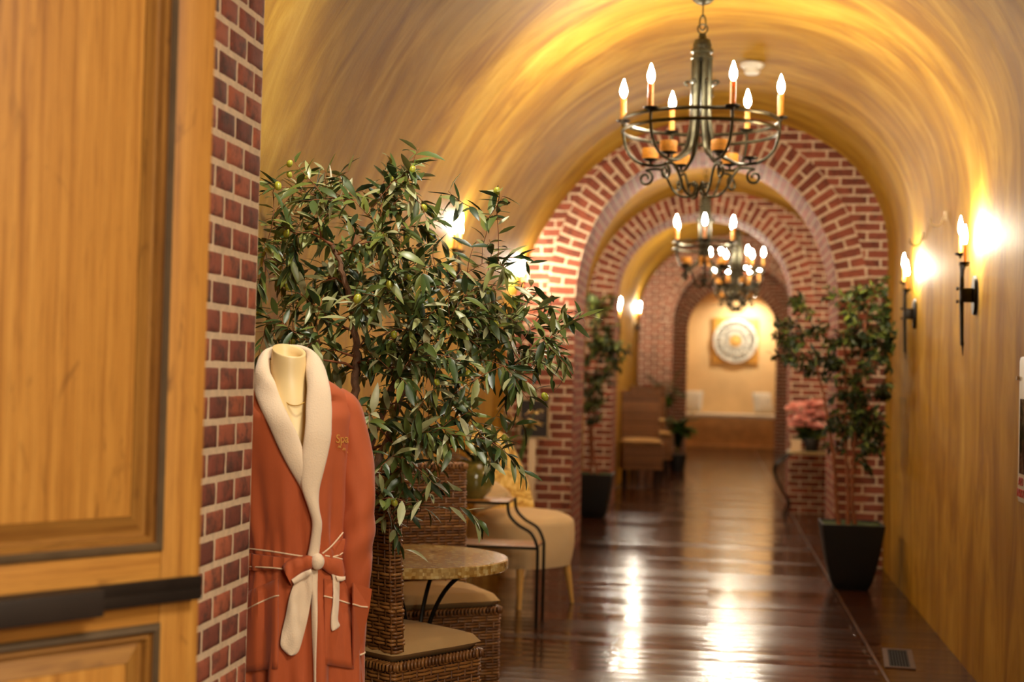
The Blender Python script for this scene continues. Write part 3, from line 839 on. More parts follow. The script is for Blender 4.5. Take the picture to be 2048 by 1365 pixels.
for (a, b, c_, d) in ((663, 825, 612, 822), (661, 867, 609, 862), (655, 905, 606, 898), (648, 940, 602, 925), (638, 985, 603, 972), (638, 1018, 617, 1018), (644, 1048, 624, 1048), (641, 1080, 621, 1082), (637, 1112, 616, 1112)):
    R_st.append((on_front(a, b, .016), on_front(c_, d, .018), .014))
roll('collar', R_st, .02, robe)
# sleeve
def sleeve(side):
    m = MB()
    if side > 0:
        st = [(668, 800, .02, 30), (690, 818, .015, 33), (701, 850, .01, 33), (708, 900, .0, 34), (714, 960, -.01, 36), (716, 1020, -.02, 35), (713, 1080, -.03, 34), (710, 1140, -.035, 31), (711, 1200, -.03, 26), (717, 1260, -.02, 16), (719, 1306, -.02, 10)]
    else:
        st = [(520, 800, .02, 28), (500, 818, .015, 33), (485, 850, .01, 34), (478, 900, .0, 36), (472, 960, 0, 37), (470, 1020, 0, 36), (470, 1080, 0, 35), (470, 1140, -.01, 34), (472, 1200, -.02, 33), (474, 1260, -.03, 32), (475, 1306, -.03, 31)]
    P = smooth_path([RP(a, b, d) for a, b, d, r in st], 6); R_ = smooth_path([(r / 703, 0, 0) for *_, r in st], 6)
    rows = []
    for k, (p, r) in enumerate(zip(P, R_)):
        tg = (P[min(k + 1, len(P) - 1)] - P[max(k - 1, 0)]).normalized()
        sx = tg.cross(V((0, 1, 0))).normalized(); sy = tg.cross(sx)
        row = []
        for i in range(28):
            an = 2 * PI * i / 28
            w = 1 + .045 * math.sin(an * 3 + p.z * 22 + 1) + .03 * math.sin(an * 5 - p.z * 31) + (.07 * math.sin(p.z * 60 + an * 2) * math.exp(-((p.z - .93) / .10) ** 2))
            row.append(p + sx * (math.cos(an) * r.x * w) + sy * (math.sin(an) * max(r.x * 1.1, .035) * w))
        rows.append(row)
    m.grid(rows, closed=True); s_ = m.build('sleeve', TERRA, robe, auto=80)
    e = rows[-1]; m = MB(); m.tube(e, .0028, 6, closed=True); m.build('cuff_piping', PIPING, s_)
sleeve(1); sleeve(-1)
# front edge facing, belt, bow
strip('front_facing', [(621, 1130, 636, 1130), (622, 1180, 635, 1180), (623, 1240, 635, 1240), (625, 1300, 633, 1300), (627, 1365, 632, 1365), (628, 1520, 633, 1520)], .004, .006, FLEECE, robe)
# belt wraps all round the waist
def waist_band(zfun, nm, mat, parent, h=.030, off=.011, th=.006):
    rows = []
    for j in range(96):
        th_ = 2 * PI * j / 96; z0, z1 = zfun(th_)
        rows.append([surf(th_, z0, off), surf(th_, (z0 + z1) / 2, off + th), surf(th_, z1, off), surf(th_, z1, off - .006), surf(th_, z0, off - .006)])
    rows.append(rows[0])
    m = MB(); m.grid(rows, closed=True); return m.build(nm, mat, parent, auto=50, merge=.0005)
zk = on_front(635, 1124).z
def bz(th_):
    # th -pi..: -pi left, -pi/2 front, 0 right
    th_ = th_ if th_ <= PI else th_ - 2 * PI
    zl0, zl1 = RP(500, 1136).z, RP(500, 1100).z; zr0, zr1 = RP(695, 1108).z, RP(695, 1066).z
    u = math.cos(th_); thk = math.acos(.30)
    if math.sin(th_) < 0:
        if u < .28: f_ = (u + 1) / 1.28; return (zl0 + (zk - .014 - zl0) * f_, zl1 + (zk + .010 - zl1) * f_)
        f_ = (u - .28) / .72; return (zk - .014 + (zr0 - zk + .014) * f_, zk + .010 + (zr1 - zk - .010) * f_)
    f_ = (u + 1) / 2; return (zl0 + (zr0 - zl0) * f_, zl1 + (zr1 - zl1) * f_)
belt = waist_band(bz, 'belt', TERRA, robe)
def piping(pts, parent, off=.020, r=.0022):
    P = smooth_path([(a, b, 0) for a, b in pts], 5)
    m = MB(); m.tube([on_front(p.x, p.y, off) for p in P], r, 6); return m.build('piping', PIPING, parent)
piping([(496, 1098), (540, 1103), (590, 1111), (626, 1116)], belt); piping([(496, 1134), (540, 1136), (568, 1139)], belt)
piping([(645, 1108), (664, 1092), (686, 1066)], belt); piping([(650, 1112), (668, 1115), (684, 1119)], belt, .020)
piping([(664, 1115), (680, 1110), (692, 1100)], belt)
# knot
kc = on_front(635, 1124, .030)
m = MB(); m.ball(kc, .019, 16, 10, .023); m.build('belt_knot', FLEECE, belt)
strip('belt_loop', [(628, 1110, 628, 1138), (605, 1112, 612, 1144), (578, 1120, 592, 1160), (564, 1134, 583, 1172)], .020, .020, TERRA, belt)
strip('belt_loop', [(642, 1110, 640, 1134), (660, 1114, 655, 1146), (684, 1118, 676, 1158), (692, 1136, 686, 1164)], .016, .016, TERRA, belt)
strip('loop_lining', [(583, 1160, 588, 1169), (604, 1146, 608, 1158), (622, 1139, 625, 1148)], .006, .040, FLEECE, belt)
strip('loop_lining', [(672, 1152, 675, 1163), (682, 1154, 684, 1163), (691, 1153, 691, 1160)], .004, .030, FLEECE, belt)
strip('belt_tail', [(606, 1142, 626, 1142), (590, 1165, 625, 1170), (579, 1195, 622, 1200), (571, 1235, 615, 1240), (563, 1270, 605, 1280), (562, 1294, 597, 1304), (576, 1311, 587, 1312)], .008, .016, FLEECE, belt, wob=.004)
strip('belt_tail', [(646, 1132, 654, 1128), (662, 1148, 672, 1142), (666, 1170, 679, 1168), (665, 1205, 678, 1208), (662, 1235, 676, 1240), (662, 1256, 680, 1252), (664, 1263, 672, 1260)], .007, .018, FLEECE, belt, wob=.003)
# pockets
def patch(nm, quad, off, parent, n=10):
    (a, b, c_, d) = quad; rows = []
    for i in range(n + 1):
        v = i / n; r = []
        for j in range(n + 1):
            u = j / n
            x = (a[0] * (1 - u) + b[0] * u) * (1 - v) + (d[0] * (1 - u) + c_[0] * u) * v
            y = (a[1] * (1 - u) + b[1] * u) * (1 - v) + (d[1] * (1 - u) + c_[1] * u) * v
            r.append(on_front(x, y, off))
        rows.append(r)
    m = MB(); m.grid(rows); return m.build(nm, TERRA, parent, solid=.004)
pk = patch('pocket', [(490, 1186), (556, 1158), (556, 1338), (488, 1345)], .008, robe)
piping([(489, 1222), (515, 1208), (545, 1195), (558, 1192)], pk, .012)
pk = patch('pocket', [(648, 1158), (716, 1172), (712, 1340), (650, 1330)], .010, robe)
piping([(648, 1193), (662, 1196), (690, 1205), (714, 1213)], pk, .015)
# pocket top corner standing off over the sleeve
m = MB()
q = [RP(706, 1166, -.10), RP(743, 1179, -.075), RP(738, 1216, -.075), RP(706, 1210, -.115), RP(702, 1180, -.12), RP(722, 1290, -.07), RP(706, 1330, -.10)]
m.v = q; m.face((0, 1, 2, 3)); m.face((3, 2, 5, 6)); m.build('pocket_gusset', TERRA, pk, solid=.005, smooth=False)
m = MB(); m.tube([RP(706, 1209, -.124), RP(722, 1214, -.10), RP(735, 1215, -.085)], .0022, 6); m.build('piping', PIPING, pk)
# embroidery
ep = on_front(683, 886, .004)
e = text('Spa', .034, GOLDTH, robe, ep + V((.002, -.001, 0)), (PI / 2, 0, math.radians(38)), 'embroidery')
m = MB()
for k in range(3):
    m.tube([on_front(676 + k * 9 + 6 * u, 894 + k * 5 + 2.5 * math.sin(u * 14), .004) for u in [i / 12 for i in range(13)]], .0011, 5)
m.build('embroidery', GOLDTH, robe)
# mannequin
man = thing('mannequin', 'ivory neck block mannequin wearing the terracotta bathrobe', 'mannequin', (MR[0], MR[1], 0), MRZ)
BU = [(703, 544, 612, .044, .42), (718, 543, 612, .044, .34), (740, 541, 613, .044, .18), (760, 541, 613, .046, .08), (785, 538, 618, .056, 0), (810, 530, 628, .07, 0), (850, 512, 645, .088, 0), (900, 500, 668, .10, 0), (960, 496, 680, .105, 0), (1040, 502, 682, (.069), 0), (1110, 505, 680, .092, 0), (1250, 500, 690, .10, 0), (1340, 505, 690, .10, 0)]
m = MB(); rows = []
ptop = None
for py, l, r, b, tilt in BU:
    Lp, Rp = RP(l, py), RP(r, py); cx_ = (Lp.x + Rp.x) / 2; a = (Rp.x - Lp.x) / 2
    row = []
    for j in range(40):
        th_ = 2 * PI * j / 40; yy = b * math.sin(th_)
        row.append(V((cx_ + a * math.cos(th_), yy - .012, Lp.z + tilt * (yy) - tilt * .35 * a * math.cos(th_))))
    rows.append(row)
top = rows[0]; cc = sum(top, V((0, 0, 0))) / 40
pre = []
for s_, dz_ in ((.99, .003), (.94, .004), (.86, .000), (.80, -.014), (.76, -.05), (.4, -.06), (.02, -.06)):
    pre.append([cc + V((-.004 if s_ < .9 else 0, 0, 0)) + (p - cc) * s_ + V((0, 0, dz_)) for p in top])
m.grid(pre[::-1] + rows, closed=True); m.build('torso_form', IVORY, man, auto=60)
m = MB(); m.lathe([(.14, 0), (.14, .008), (.03, .014), (.013, .03), (.013, .60), (.001, .60)], 28); m.build('stand', BLACKM, man)
# necklace
m = MB(); P = smooth_path([RP(571, 803, -.072), RP(578, 809, -.083), RP(590, 812, -.09), RP(600, 810, -.09), RP(609, 805, -.082)], 5)
m.tube(P, .0016, 6); o = m.build('necklace', GOLD, loc=(0, 0, 0))
o.location = (MR[0], MR[1], 0); o.rotation_euler = (0, 0, MRZ); tag(o, 'thin gold wire necklace around the mannequin neck', 'necklace')

# ------------------------------------------------------------------ trees
def leaf(m, base, d, nrm, L, W_, bend, rng):
    d = d.normalized(); side = d.cross(nrm)
    if side.length < 1e-3: side = V((1, 0, 0))
    side.normalize(); nrm = side.cross(d).normalized()
    m.c = rng.random() ** 1.1
    st = ((0, .06), (.18, .62), (.42, 1.0), (.70, .78), (.88, .42), (1, .03))
    n0 = len(m.v)
    for t_, w in st:
        c = base + d * (L * t_) + nrm * (-bend * L * t_ * t_)
        m.v += [c + side * (W_ * w * .5) + nrm * (.12 * W_ * w), c, c - side * (W_ * w * .5) + nrm * (.12 * W_ * w)]
    for i in range(len(st) - 1):
        a = n0 + i * 3
        m.face((a, a + 1, a + 4, a + 3)); m.face((a + 1, a + 2, a + 5, a + 4))
def tree(t, stems, attract, leafmat, ll, lw, nleaf, rng, olives=0, twig_len=.14, bark=None, stem_r=.014, pen=.7, xlim=(-9, 9)):
    bark = bark or BARK
    nodes = []
    for st in stems:
        P = smooth_path(st, 8); n = len(P)
        m = MB(); m.tube([p + V((rng.uniform(-.004, .004), rng.uniform(-.004, .004), 0)) for p in P], [stem_r * (1 - .62 * i / n) for i in range(n)], 8)
        m.build('trunk', bark, t)
        nodes += [(p, stem_r * (1 - .62 * i / n)) for i, p in enumerate(P) if i > n * .25]
    mb = MB(); ml = MB(); tips = []
    for a in attract: a.x = min(max(a.x, xlim[0]), xlim[1])
    attract = sorted(attract, key=lambda a: min((a - p[0]).length for p in nodes))
    for a in attract:
        best = min(nodes, key=lambda q: (a - q[0]).length + pen * max(0, q[0].z - a.z + .02))
        p0 = best[0]; L = (a - p0).length
        k = max(2, int(L / .05)); mid = (p0 + a) / 2 + V((rng.uniform(-.15, .15) * L, rng.uniform(-.15, .15) * L, rng.uniform(.0, .10) * L))
        r0 = min(best[1] * .8, .006)
        pts = []
        for i in range(k + 1):
            s_ = i / k; p = p0 * (1 - s_) ** 2 + mid * 2 * s_ * (1 - s_) + a * s_ ** 2
            pts.append(p + V((rng.uniform(-.004, .004), rng.uniform(-.004, .004), rng.uniform(-.004, .004))) * (1 if 0 < i < k else 0))
        mb.tube(pts, [max(.0012, r0 * (1 - .6 * i / k)) for i in range(k + 1)], 5)
        nodes += [(p, r0 * .7) for p in pts[1:]]
        # leaves along the last stretch
        dr = (pts[-1] - pts[-2]).normalized()
        tl = twig_len
        q = [pts[-1]]
        dd = (dr + V((rng.uniform(-.5, .5), rng.uniform(-.5, .5), rng.uniform(-.5, .5)))).normalized()
        for i in range(3):
            dd = (dd + V((rng.uniform(-.25, .25), rng.uniform(-.25, .25), rng.uniform(-.35, .2)))).normalized(); q.append(q[-1] + dd * tl / 3)
        mb.tube(q, [.0016, .0013, .001, .0008], 4)
        path = pts[-min(3, len(pts)):] + q[1:]; tips.append(q[-1]); tips.append(q[1])
        for i in range(nleaf):
            s_ = (i + rng.random()) / nleaf * (len(path) - 1.001); i0 = int(s_); f_ = s_ - i0
            p = path[i0] * (1 - f_) + path[i0 + 1] * f_; tg = (path[i0 + 1] - path[i0]).normalized()
            az = rng.uniform(0, 2 * PI); u1 = tg.orthogonal().normalized(); u2 = tg.cross(u1)
            o_ = (u1 * math.cos(az) + u2 * math.sin(az))
            d = (tg * rng.uniform(.3, .9) + o_ * rng.uniform(.6, 1.1) + V((0, 0, rng.uniform(-.6, .12)))).normalized()
            nr = (V((0, -.35, 1)) + V((rng.uniform(-.7, .7), rng.uniform(-.7, .7), rng.uniform(-.3, .3)))).normalized()
            l = ll * rng.uniform(.6, 1.15)
            if not xlim[0] - .04 < p.x + d.x * l < xlim[1] + .04: continue
            leaf(ml, p, d, nr, l, l * lw * rng.uniform(.8, 1.15), rng.uniform(-.05, .5), rng)
    o = mb.build('twigs', BARK2, t, auto=0); o['kind'] = 'stuff'
    o = ml.build('foliage', leafmat, t, recalc=False, auto=0); o['kind'] = 'stuff'
    if olives:
        rng.shuffle(tips)
        ob = None
        for i in range(min(olives, len(tips))):
            if ob is None:
                m = MB(); m.ball((0, 0, -.014), .0105, 10, 7, .0135); ob = m.build('olive', OLIVE, t); o = ob
            else: o = ob.copy(); C.objects.link(o)
            o.parent = t; o.location = tips[i] + V((rng.uniform(-.012, .012), 0, -.002)); o.rotation_euler = (rng.uniform(-.5, .5), rng.uniform(-.5, .5), 0)
            o.scale = (rng.uniform(.85, 1.2),) * 3
    return t

def planter(t, w_top, w_bot, h, rim=.0):
    m = MB(); rows = []
    N = 10
    def sq(hw, z, r=.03):
        pts = []
        for cx_, cy_, a0 in ((1, 1, 0), (-1, 1, 90), (-1, -1, 180), (1, -1, 270)):
            for k in range(4):
                a = math.radians(a0 + 30 * k); pts.append((cx_ * (hw - r) + r * math.cos(a), cy_ * (hw - r) + r * math.sin(a), z))
        return pts
    for i in range(N + 1):
        s_ = i / N; hw = (w_bot + (w_top - w_bot) * (s_ ** .62)) / 2
        rows.append(sq(hw, h * s_, .02))
    rows.append(sq(w_top / 2 - .015, h, .02)); rows.append(sq(w_top / 2 - .02, h - .035, .02))
    m.grid(rows, closed=True); n = 16; m.face(list(range(n))[::-1]); m.build('pot', POT, t, auto=35)
    m = MB(); k = 12; g = []
    for i in range(k + 1):
        g.append([((w_top / 2 - .02) * (2 * i / k - 1), (w_top / 2 - .02) * (2 * j / k - 1), h - .03 + .035 * abs(mnoise.noise(V((i * .5, j * .5, w_top * 9)))) + .01) for j in range(k + 1)])
    m.grid(g); m.build('moss', SOIL, t)

rng = random.Random(3)
OB = V((-1.30, 4.55, 0))
t = thing('olive_tree', 'tall leafy artificial olive tree with green olives standing behind the bathrobe', 'potted tree', OB)
planter(t, .34, .22, .34)
def W(px, py, y): return atY(px, py, y) - OB
stems = [[V((0, 0, .30)), W(690, 1060, 4.6), W(742, 950, 4.62), W(775, 880, 4.65), W(800, 800, 4.68), W(830, 720, 4.7), W(880, 640, 4.72)],
         [V((.01, 0, .30)), W(640, 1000, 4.6), W(700, 850, 4.62), W(712, 740, 4.6), W(708, 640, 4.6), W(690, 560, 4.58), W(665, 490, 4.55)],
         [V((-.01, .01, .30)), W(670, 1040, 4.65), W(735, 900, 4.72), W(790, 760, 4.8), W(850, 640, 4.85)]]
att = []
ENV = [(585, 400, 60, 55, 11), (690, 385, 80, 45, 9), (775, 360, 70, 40, 7), (640, 345, 45, 18, 3), (810, 340, 35, 15, 2), (560, 500, 45, 70, 9), (680, 490, 100, 70, 17), (800, 460, 80, 60, 11), (880, 440, 50, 40, 4),
       (860, 560, 110, 70, 19), (720, 600, 120, 60, 17), (590, 610, 75, 60, 11), (980, 600, 90, 60, 13), (1060, 640, 60, 50, 9), (900, 660, 120, 60, 17), (760, 700, 110, 50, 12), (620, 690, 60, 40, 6), (1000, 700, 80, 40, 8), (930, 385, 22, 14, 1.5), (985, 410, 20, 15, 1.5), (1010, 500, 35, 20, 3),
       (850, 750, 130, 45, 13), (930, 820, 90, 45, 10), (770, 820, 90, 50, 9), (990, 865, 35, 30, 4), (860, 880, 90, 35, 7), (720, 880, 50, 40, 4), (860, 975, 80, 25, 4), (790, 1010, 45, 35, 2), (1095, 640, 30, 45, 3), (760, 940, 60, 35, 4)]
for cx_, cy_, rx, ry, n in ENV:
    for i in range(int(round(n * 1.12))):
        a = rng.uniform(0, 2 * PI); r_ = math.sqrt(rng.random())
        qx, qy = cx_ + rx * r_ * math.cos(a), cy_ + ry * r_ * math.sin(a) + 26
        if math.hypot(qx - 895, (qy - 440) * .8) < 42 or math.hypot(qx - 1050, qy - 530) < 36 or math.hypot(qx - 710, qy - 770) < 30 or math.hypot(qx - 850, qy - 900) < 26: continue
        att.append(W(qx, qy, 4.62 + rng.uniform(-.26, .34)))
tree(t, stems, att, LEAF, .080, .29, 13, rng, olives=54, twig_len=.10, stem_r=.019, pen=.5, xlim=(-.21, 9))

def dark_tree(label, base, stems_px, env, seed, ww, wb, h, yd=.25, ll=.06, xlim=(-9, 9)):
    rng = random.Random(seed); B = V(base)
    t = thing('potted_tree', label, 'potted tree', base)
    planter(t, ww, wb, h)
    f_ = lambda px, py, dy=0: atY(px, py, B.y + dy) - B
    st = [[V((dx0, 0, h - .03))] + [f_(a, b, c) for a, b, c in s] for dx0, s in stems_px]
    att = []
    for cx_, cy_, rx, ry, n in env:
        for i in range(n):
            a = rng.uniform(0, 2 * PI); r_ = math.sqrt(rng.random())
            att.append(f_(cx_ + rx * r_ * math.cos(a), cy_ + ry * r_ * math.sin(a), rng.uniform(-yd, yd)))
    tree(t, st, att, LEAFD, ll, .40, 27, rng, twig_len=.10, bark=BARK2, stem_r=.016, xlim=xlim)
    return t
dark_tree('dark leafy potted tree in black planter against the right pier of the first arch', (.965, 10.05, 0),
          [(.03, [(1704, 1000, 0), (1706, 930, 0), (1712, 830, 0), (1722, 720, 0), (1735, 620, 0)]), (-.08, [(1672, 1000, 0), (1668, 920, 0), (1655, 840, 0), (1640, 760, 0), (1610, 680, 0)]), (-.02, [(1695, 960, .02), (1690, 860, .05), (1690, 740, .05), (1690, 640, .05)])],
          [(1745, 590, 45, 40, 9), (1770, 640, 38, 45, 12), (1700, 610, 35, 40, 7), (1680, 690, 60, 45, 15), (1745, 700, 55, 45, 15), (1600, 650, 42, 38, 8), (1590, 710, 28, 30, 5), (1645, 740, 48, 26, 10), (1720, 780, 55, 40, 16), (1700, 850, 50, 40, 15), (1735, 860, 40, 40, 9), (1590, 620, 20, 15, 2), (1705, 905, 38, 18, 5), (1580, 690, 15, 30, 3), (1790, 690, 18, 30, 4)],
          21, .42, .22, .45, yd=.16, ll=.062, xlim=(-9, .22))
dark_tree('blurred potted tree in black planter against the left pier of the second arch', (-1.15, 14.25, 0),
          [(.03, [(1185, 880, 0), (1190, 780, 0), (1195, 680, 0)]), (-.03, [(1180, 880, 0), (1175, 780, 0), (1180, 700, 0)])],
          [(1195, 610, 22, 30, 8), (1200, 670, 32, 35, 16), (1195, 730, 34, 35, 18), (1190, 780, 30, 30, 12), (1232, 690, 15, 30, 5), (1180, 820, 16, 25, 5)],
          23, .38, .22, .44, yd=.2, ll=.07, xlim=(-.14, 9))

# ------------------------------------------------------------------ wicker chairs
def rrect(w, d, r, step):
    pts = []
    hw, hd = w / 2, d / 2
    def line(a, b):
        n = max(1, int(round(math.hypot(b[0] - a[0], b[1] - a[1]) / step)))
        for i in range(n): pts.append((a[0] + (b[0] - a[0]) * i / n, a[1] + (b[1] - a[1]) * i / n))
    def arc(cx_, cy_, a0):
        for i in range(3): pts.append((cx_ + r * math.cos(math.radians(a0 + 30 * i)), cy_ + r * math.sin(math.radians(a0 + 30 * i))))
    line((hw, -hd + r), (hw, hd - r)); arc(hw - r, hd - r, 0); line((hw - r, hd), (-hw + r, hd)); arc(-hw + r, hd - r, 90)
    line((-hw, hd - r), (-hw, -hd + r)); arc(-hw + r, -hd + r, 180); line((-hw + r, -hd), (hw - r, -hd)); arc(hw - r, -hd + r, 270)
    return pts
def weave(m, w, d, z0, z1, cx_=0, cy_=0, lean=0.0, rng=None, pitch=.0125, sr=.0058, step=.0165, amp=.0042, top=True):
    n_rows = int((z1 - z0) / pitch)
    base = rrect(w, d, .016, step); N = len(base)
    for i in range(n_rows):
        z = z0 + (i + .5) * pitch; off = lean * (z - z0); pts = []
        for j, (x, y) in enumerate(base):
            a, b = base[j - 1], base[(j + 1) % N]; nx, ny = (b[1] - a[1]), -(b[0] - a[0]); l = math.hypot(nx, ny) or 1
            s_ = amp * math.cos(PI * (j / 2 + (i // 2)))
            pts.append((cx_ + x + nx / l * s_, cy_ + y + ny / l * s_ + off, z + rng.uniform(-.0008, .0008)))
        m.c = rng.random(); m.tube(pts, sr * rng.uniform(.9, 1.08), 6, closed=True)
    for j in range(0, N, 2):
        x, y = base[j]; m.c = rng.random() * .5
        m.tube([(cx_ + x, cy_ + y, z0), (cx_ + x, cy_ + y + lean * (z1 - z0), z1)], .0042, 5)
    if top:
        off = lean * (z1 - z0)
        for j in range(0, N):
            x, y = base[j]; a = base[j - 1]; b = base[(j + 2) % N]; m.c = rng.random()
            nx, ny = (b[1] - a[1]), -(b[0] - a[0]); l = math.hypot(nx, ny) or 1; nx /= l; ny /= l
            m.tube([(cx_ + x + nx * .010, cy_ + y + ny * .010 + off, z1 - .016), (cx_ + x + nx * .008, cy_ + y + ny * .008 + off, z1 + .004), (cx_ + (x + b[0]) / 2 - nx * .006, cy_ + (y + b[1]) / 2 - ny * .006 + off, z1 + .008), (cx_ + b[0] - nx * .012, cy_ + b[1] - ny * .012 + off, z1 - .006)], .0062, 5)
    m.m = 1
    hw, hd = w / 2 - .006, d / 2 - .006
    n = len(m.v)
    for z, o_ in ((z0, 0), (z1 - .004, lean * (z1 - z0))):
        m.v += [V((cx_ - hw, cy_ - hd + o_, z)), V((cx_ + hw, cy_ - hd + o_, z)), V((cx_ + hw, cy_ + hd + o_, z)), V((cx_ - hw, cy_ + hd + o_, z))]
    for q_ in ((0, 1, 5, 4), (1, 2, 6, 5), (2, 3, 7, 6), (3, 0, 4, 7), (0, 3, 2, 1), (4, 5, 6, 7)): m.face([n + i for i in q_])
    m.m = 0
def cushion(w, d, z, th, notch=0.0, puff=.02, k=18, ry=.035):
    m = MB(); top = []; bot = []
    for i in range(k + 1):
        rt, rb = [], []
        for j in range(k + 1):
            u, v = 2 * i / k - 1, 2 * j / k - 1
            e = max(abs(u), abs(v)); rr = (1 - e ** 6)
            x = u * w / 2 * (1 - .035 * abs(v) ** 5); y = v * d / 2 * (1 - .035 * abs(u) ** 5)
            h = puff * (1 - u * u) * (1 - v * v) + .003 * mnoise.noise(V((x * 9, y * 9, 2.0)))
            rt.append((x, y, z + th / 2 + (th / 2) * (1 - e ** 10) ** .5 + h * .8)); rb.append((x, y, z + th / 2 - (th / 2) * (1 - e ** 10) ** .5))
        top.append(rt); bot.append(rb)
    m.grid(top); m.grid([r[::-1] for r in bot]); return m
def wicker_chair(label, loc, rz, w=.46, d=.43, hs=.42, hb=1.0, lean=.06, zb=.02):
    rng = random.Random(9); t = thing('wicker_chair', label, 'chair', loc, rz)
    m = MB(); weave(m, w, d, zb, hs, rng=rng); m.build('seat_base', [WICK, WICKD], t, auto=0)
    for sx in (-1, 1):
        for sy in (-1, 1):
            m = MB(); m.box((sx * (w / 2 - .045) - .018, sy * (d / 2 - .045) - .018, 0), (sx * (w / 2 - .045) + .018, sy * (d / 2 - .045) + .018, zb + .01)); m.build('foot', WICKD, t)
    m = MB(); weave(m, w - .01, .055, hs + .04, hb, 0, d / 2 - .035, lean, rng); m.build('backrest', [WICK, WICKD], t, auto=0)
    cushion(w + .012, d + .012, hs + .004, .062).build('cushion', KHAKI, t, merge=.002, auto=50)
    return t
f1 = V((.58, .815)); rz1 = math.atan2(f1.y, f1.x) + PI / 2      # local -y is the front
R1 = V((-.795, 5.06)); w1 = V((.79, -.61))
c1 = R1 - f1.normalized() * .22 - w1.normalized() * .24
ch1 = wicker_chair('woven wicker chair seen from behind, tucked next to the bathrobe', (c1.x, c1.y, 0), rz1)
f2 = V((.54, -.84)).normalized(); s2 = V((.84, .54)).normalized()
c2 = V((-.86, 5.98)) - f2 * .23 - s2 * .23
ch2 = dup(ch1, (c2.x, c2.y, 0), math.atan2(f2.y, f2.x) + PI / 2, 'woven wicker chair with khaki cushion standing behind the round mosaic table')

# ------------------------------------------------------------------ round mosaic table
TC = (-1.145, 5.52)
def mat_mosaic():
    t = NT('gold_mosaic'); v = t.coord('Object')
    vo = t.add('ShaderNodeTexVoronoi', i_Scale=75.0, distance='CHEBYCHEV'); t.link(v, vo.inputs['Vector']); vo.inputs['Randomness'].default_value = .45
    w = t.add('ShaderNodeSeparateColor'); t.link(vo.outputs['Color'], w.inputs[0])
    c = t.ramp(w.outputs[0], [(0, srgb(140, 96, 36)), (.45, srgb(176, 134, 66)), (.8, srgb(196, 160, 92)), (1, srgb(216, 190, 130))])
    c = t.mix(c, srgb(190, 170, 120), t.ramp(t.noise(v, 9, 4), [(.4, (0, 0, 0, 1)), (.8, (.7, .7, .7, 1))]))
    t.bump(vo.outputs['Distance'], .12, .001)
    return t.out(c, .22, 0, Coat_Weight=.5, Coat_Roughness=.1)
t = thing('mosaic_table', 'small round table with gold mosaic top on curved iron legs', 'table', (TC[0], TC[1], 0))
m = MB(); RT = .366; zt_ = .692
m.lathe([(.001, zt_ - .042), (RT - .004, zt_ - .042), (RT, zt_ - .038), (RT, zt_ - .004), (RT - .004, zt_), (.001, zt_)], 72); m.build('table_top', mat_mosaic(), t, auto=40)
for a in (-90, 0, 90, 180):
    a = math.radians(a - 14)
    prof = [(.24, zt_ - .045), (.20, zt_ - .06), (.13, zt_ - .13), (.075, zt_ - .24), (.05, .33), (.055, .22), (.10, .10), (.15, .0)]
    m = MB(); m.tube(smooth_path([(r * math.cos(a), r * math.sin(a), z) for r, z in prof], 4), .009, 8); m.build('leg', IRON, t)
m = MB(); m.tube([(.056 * math.cos(a), .056 * math.sin(a), .30) for a in [2 * PI * i / 20 for i in range(20)]], .007, 6, closed=True); m.build('leg_ring', IRON, t)

# ------------------------------------------------------------------ iron and wood shelf table
t = thing('iron_shelf_table', 'two-tier black iron shelf table with curved legs against the left wall', 'shelf table', (-1.22, 8.05, 0))
x0, x1 = -.33, .285
for z, xa, xb, nm in ((.70, -.33, .10, 'shelf'), (.455, -.33, .27, 'shelf')):
    m = MB(); m.box((xa, -.145, z - .012), (xb, .145, z), .002, 0); s_ = m.build(nm, BOARDM, t, auto=30)
    m = MB(); m.tube([(xa, -.15, z - .01), (xb, -.15, z - .01), (xb, .15, z - .01), (xa, .15, z - .01)], .008, 6, closed=True); m.build('shelf_frame', IRON, s_)
for y in (-.15, .15):
    m = MB(); m.tube(smooth_path([(.10, y, .70), (.11, y, .63), (.16, y, .575), (.235, y, .53), (.27, y, .46), (.275, y, .40), (.275, y, .2), (.275, y, 0)], 4), .009, 8); m.build('leg', IRON, t)
    m = MB(); m.tube([(-.33, y, .70), (-.33, y, .35), (-.33, y, 0)], .009, 8); m.build('leg', IRON, t)
GLAZE = plain('green_glaze', srgb(110, 104, 50), .12, var=.45, scale=9, Coat_Weight=.6)
t = thing('glazed_vase', 'round olive green glazed pot on the iron shelf table holding a leafy plant', 'vase', (-1.335, 8.05, .70))
m = MB(); m.lathe([(.001, 0), (.055, 0), (.095, .045), (.115, .11), (.105, .165), (.075, .20), (.08, .215), (.07, .215), (.065, .19), (.001, .18)], 28); m.build('pot', GLAZE, t)
rng = random.Random(8); m = MB()
for i in range(16):
    a = rng.uniform(0, 2 * PI); el = rng.uniform(.1, 1.1); leaf(m, V((0, 0, .19)), V((math.cos(a), math.sin(a) * .6, el)), V((0, 0, 1)), rng.uniform(.12, .24), .05, rng.uniform(.3, .9), rng)
m.build('leaves', LEAFD, t, recalc=False)
YELP = mat_shade('yellow_petal', [(0, srgb(200, 160, 60)), (1, srgb(240, 214, 130))], .6)
t = thing('yellow_flowers', 'spray of yellow blossoms standing behind the armchair near the black sign', 'flowers', (-1.36, 9.9, 0))
m = MB(); m.lathe([(.001, 0), (.09, 0), (.11, .1), (.07, .42), (.055, .60), (.06, .62), (.001, .60)], 20); m.build('floor_vase', CREAMW, t)
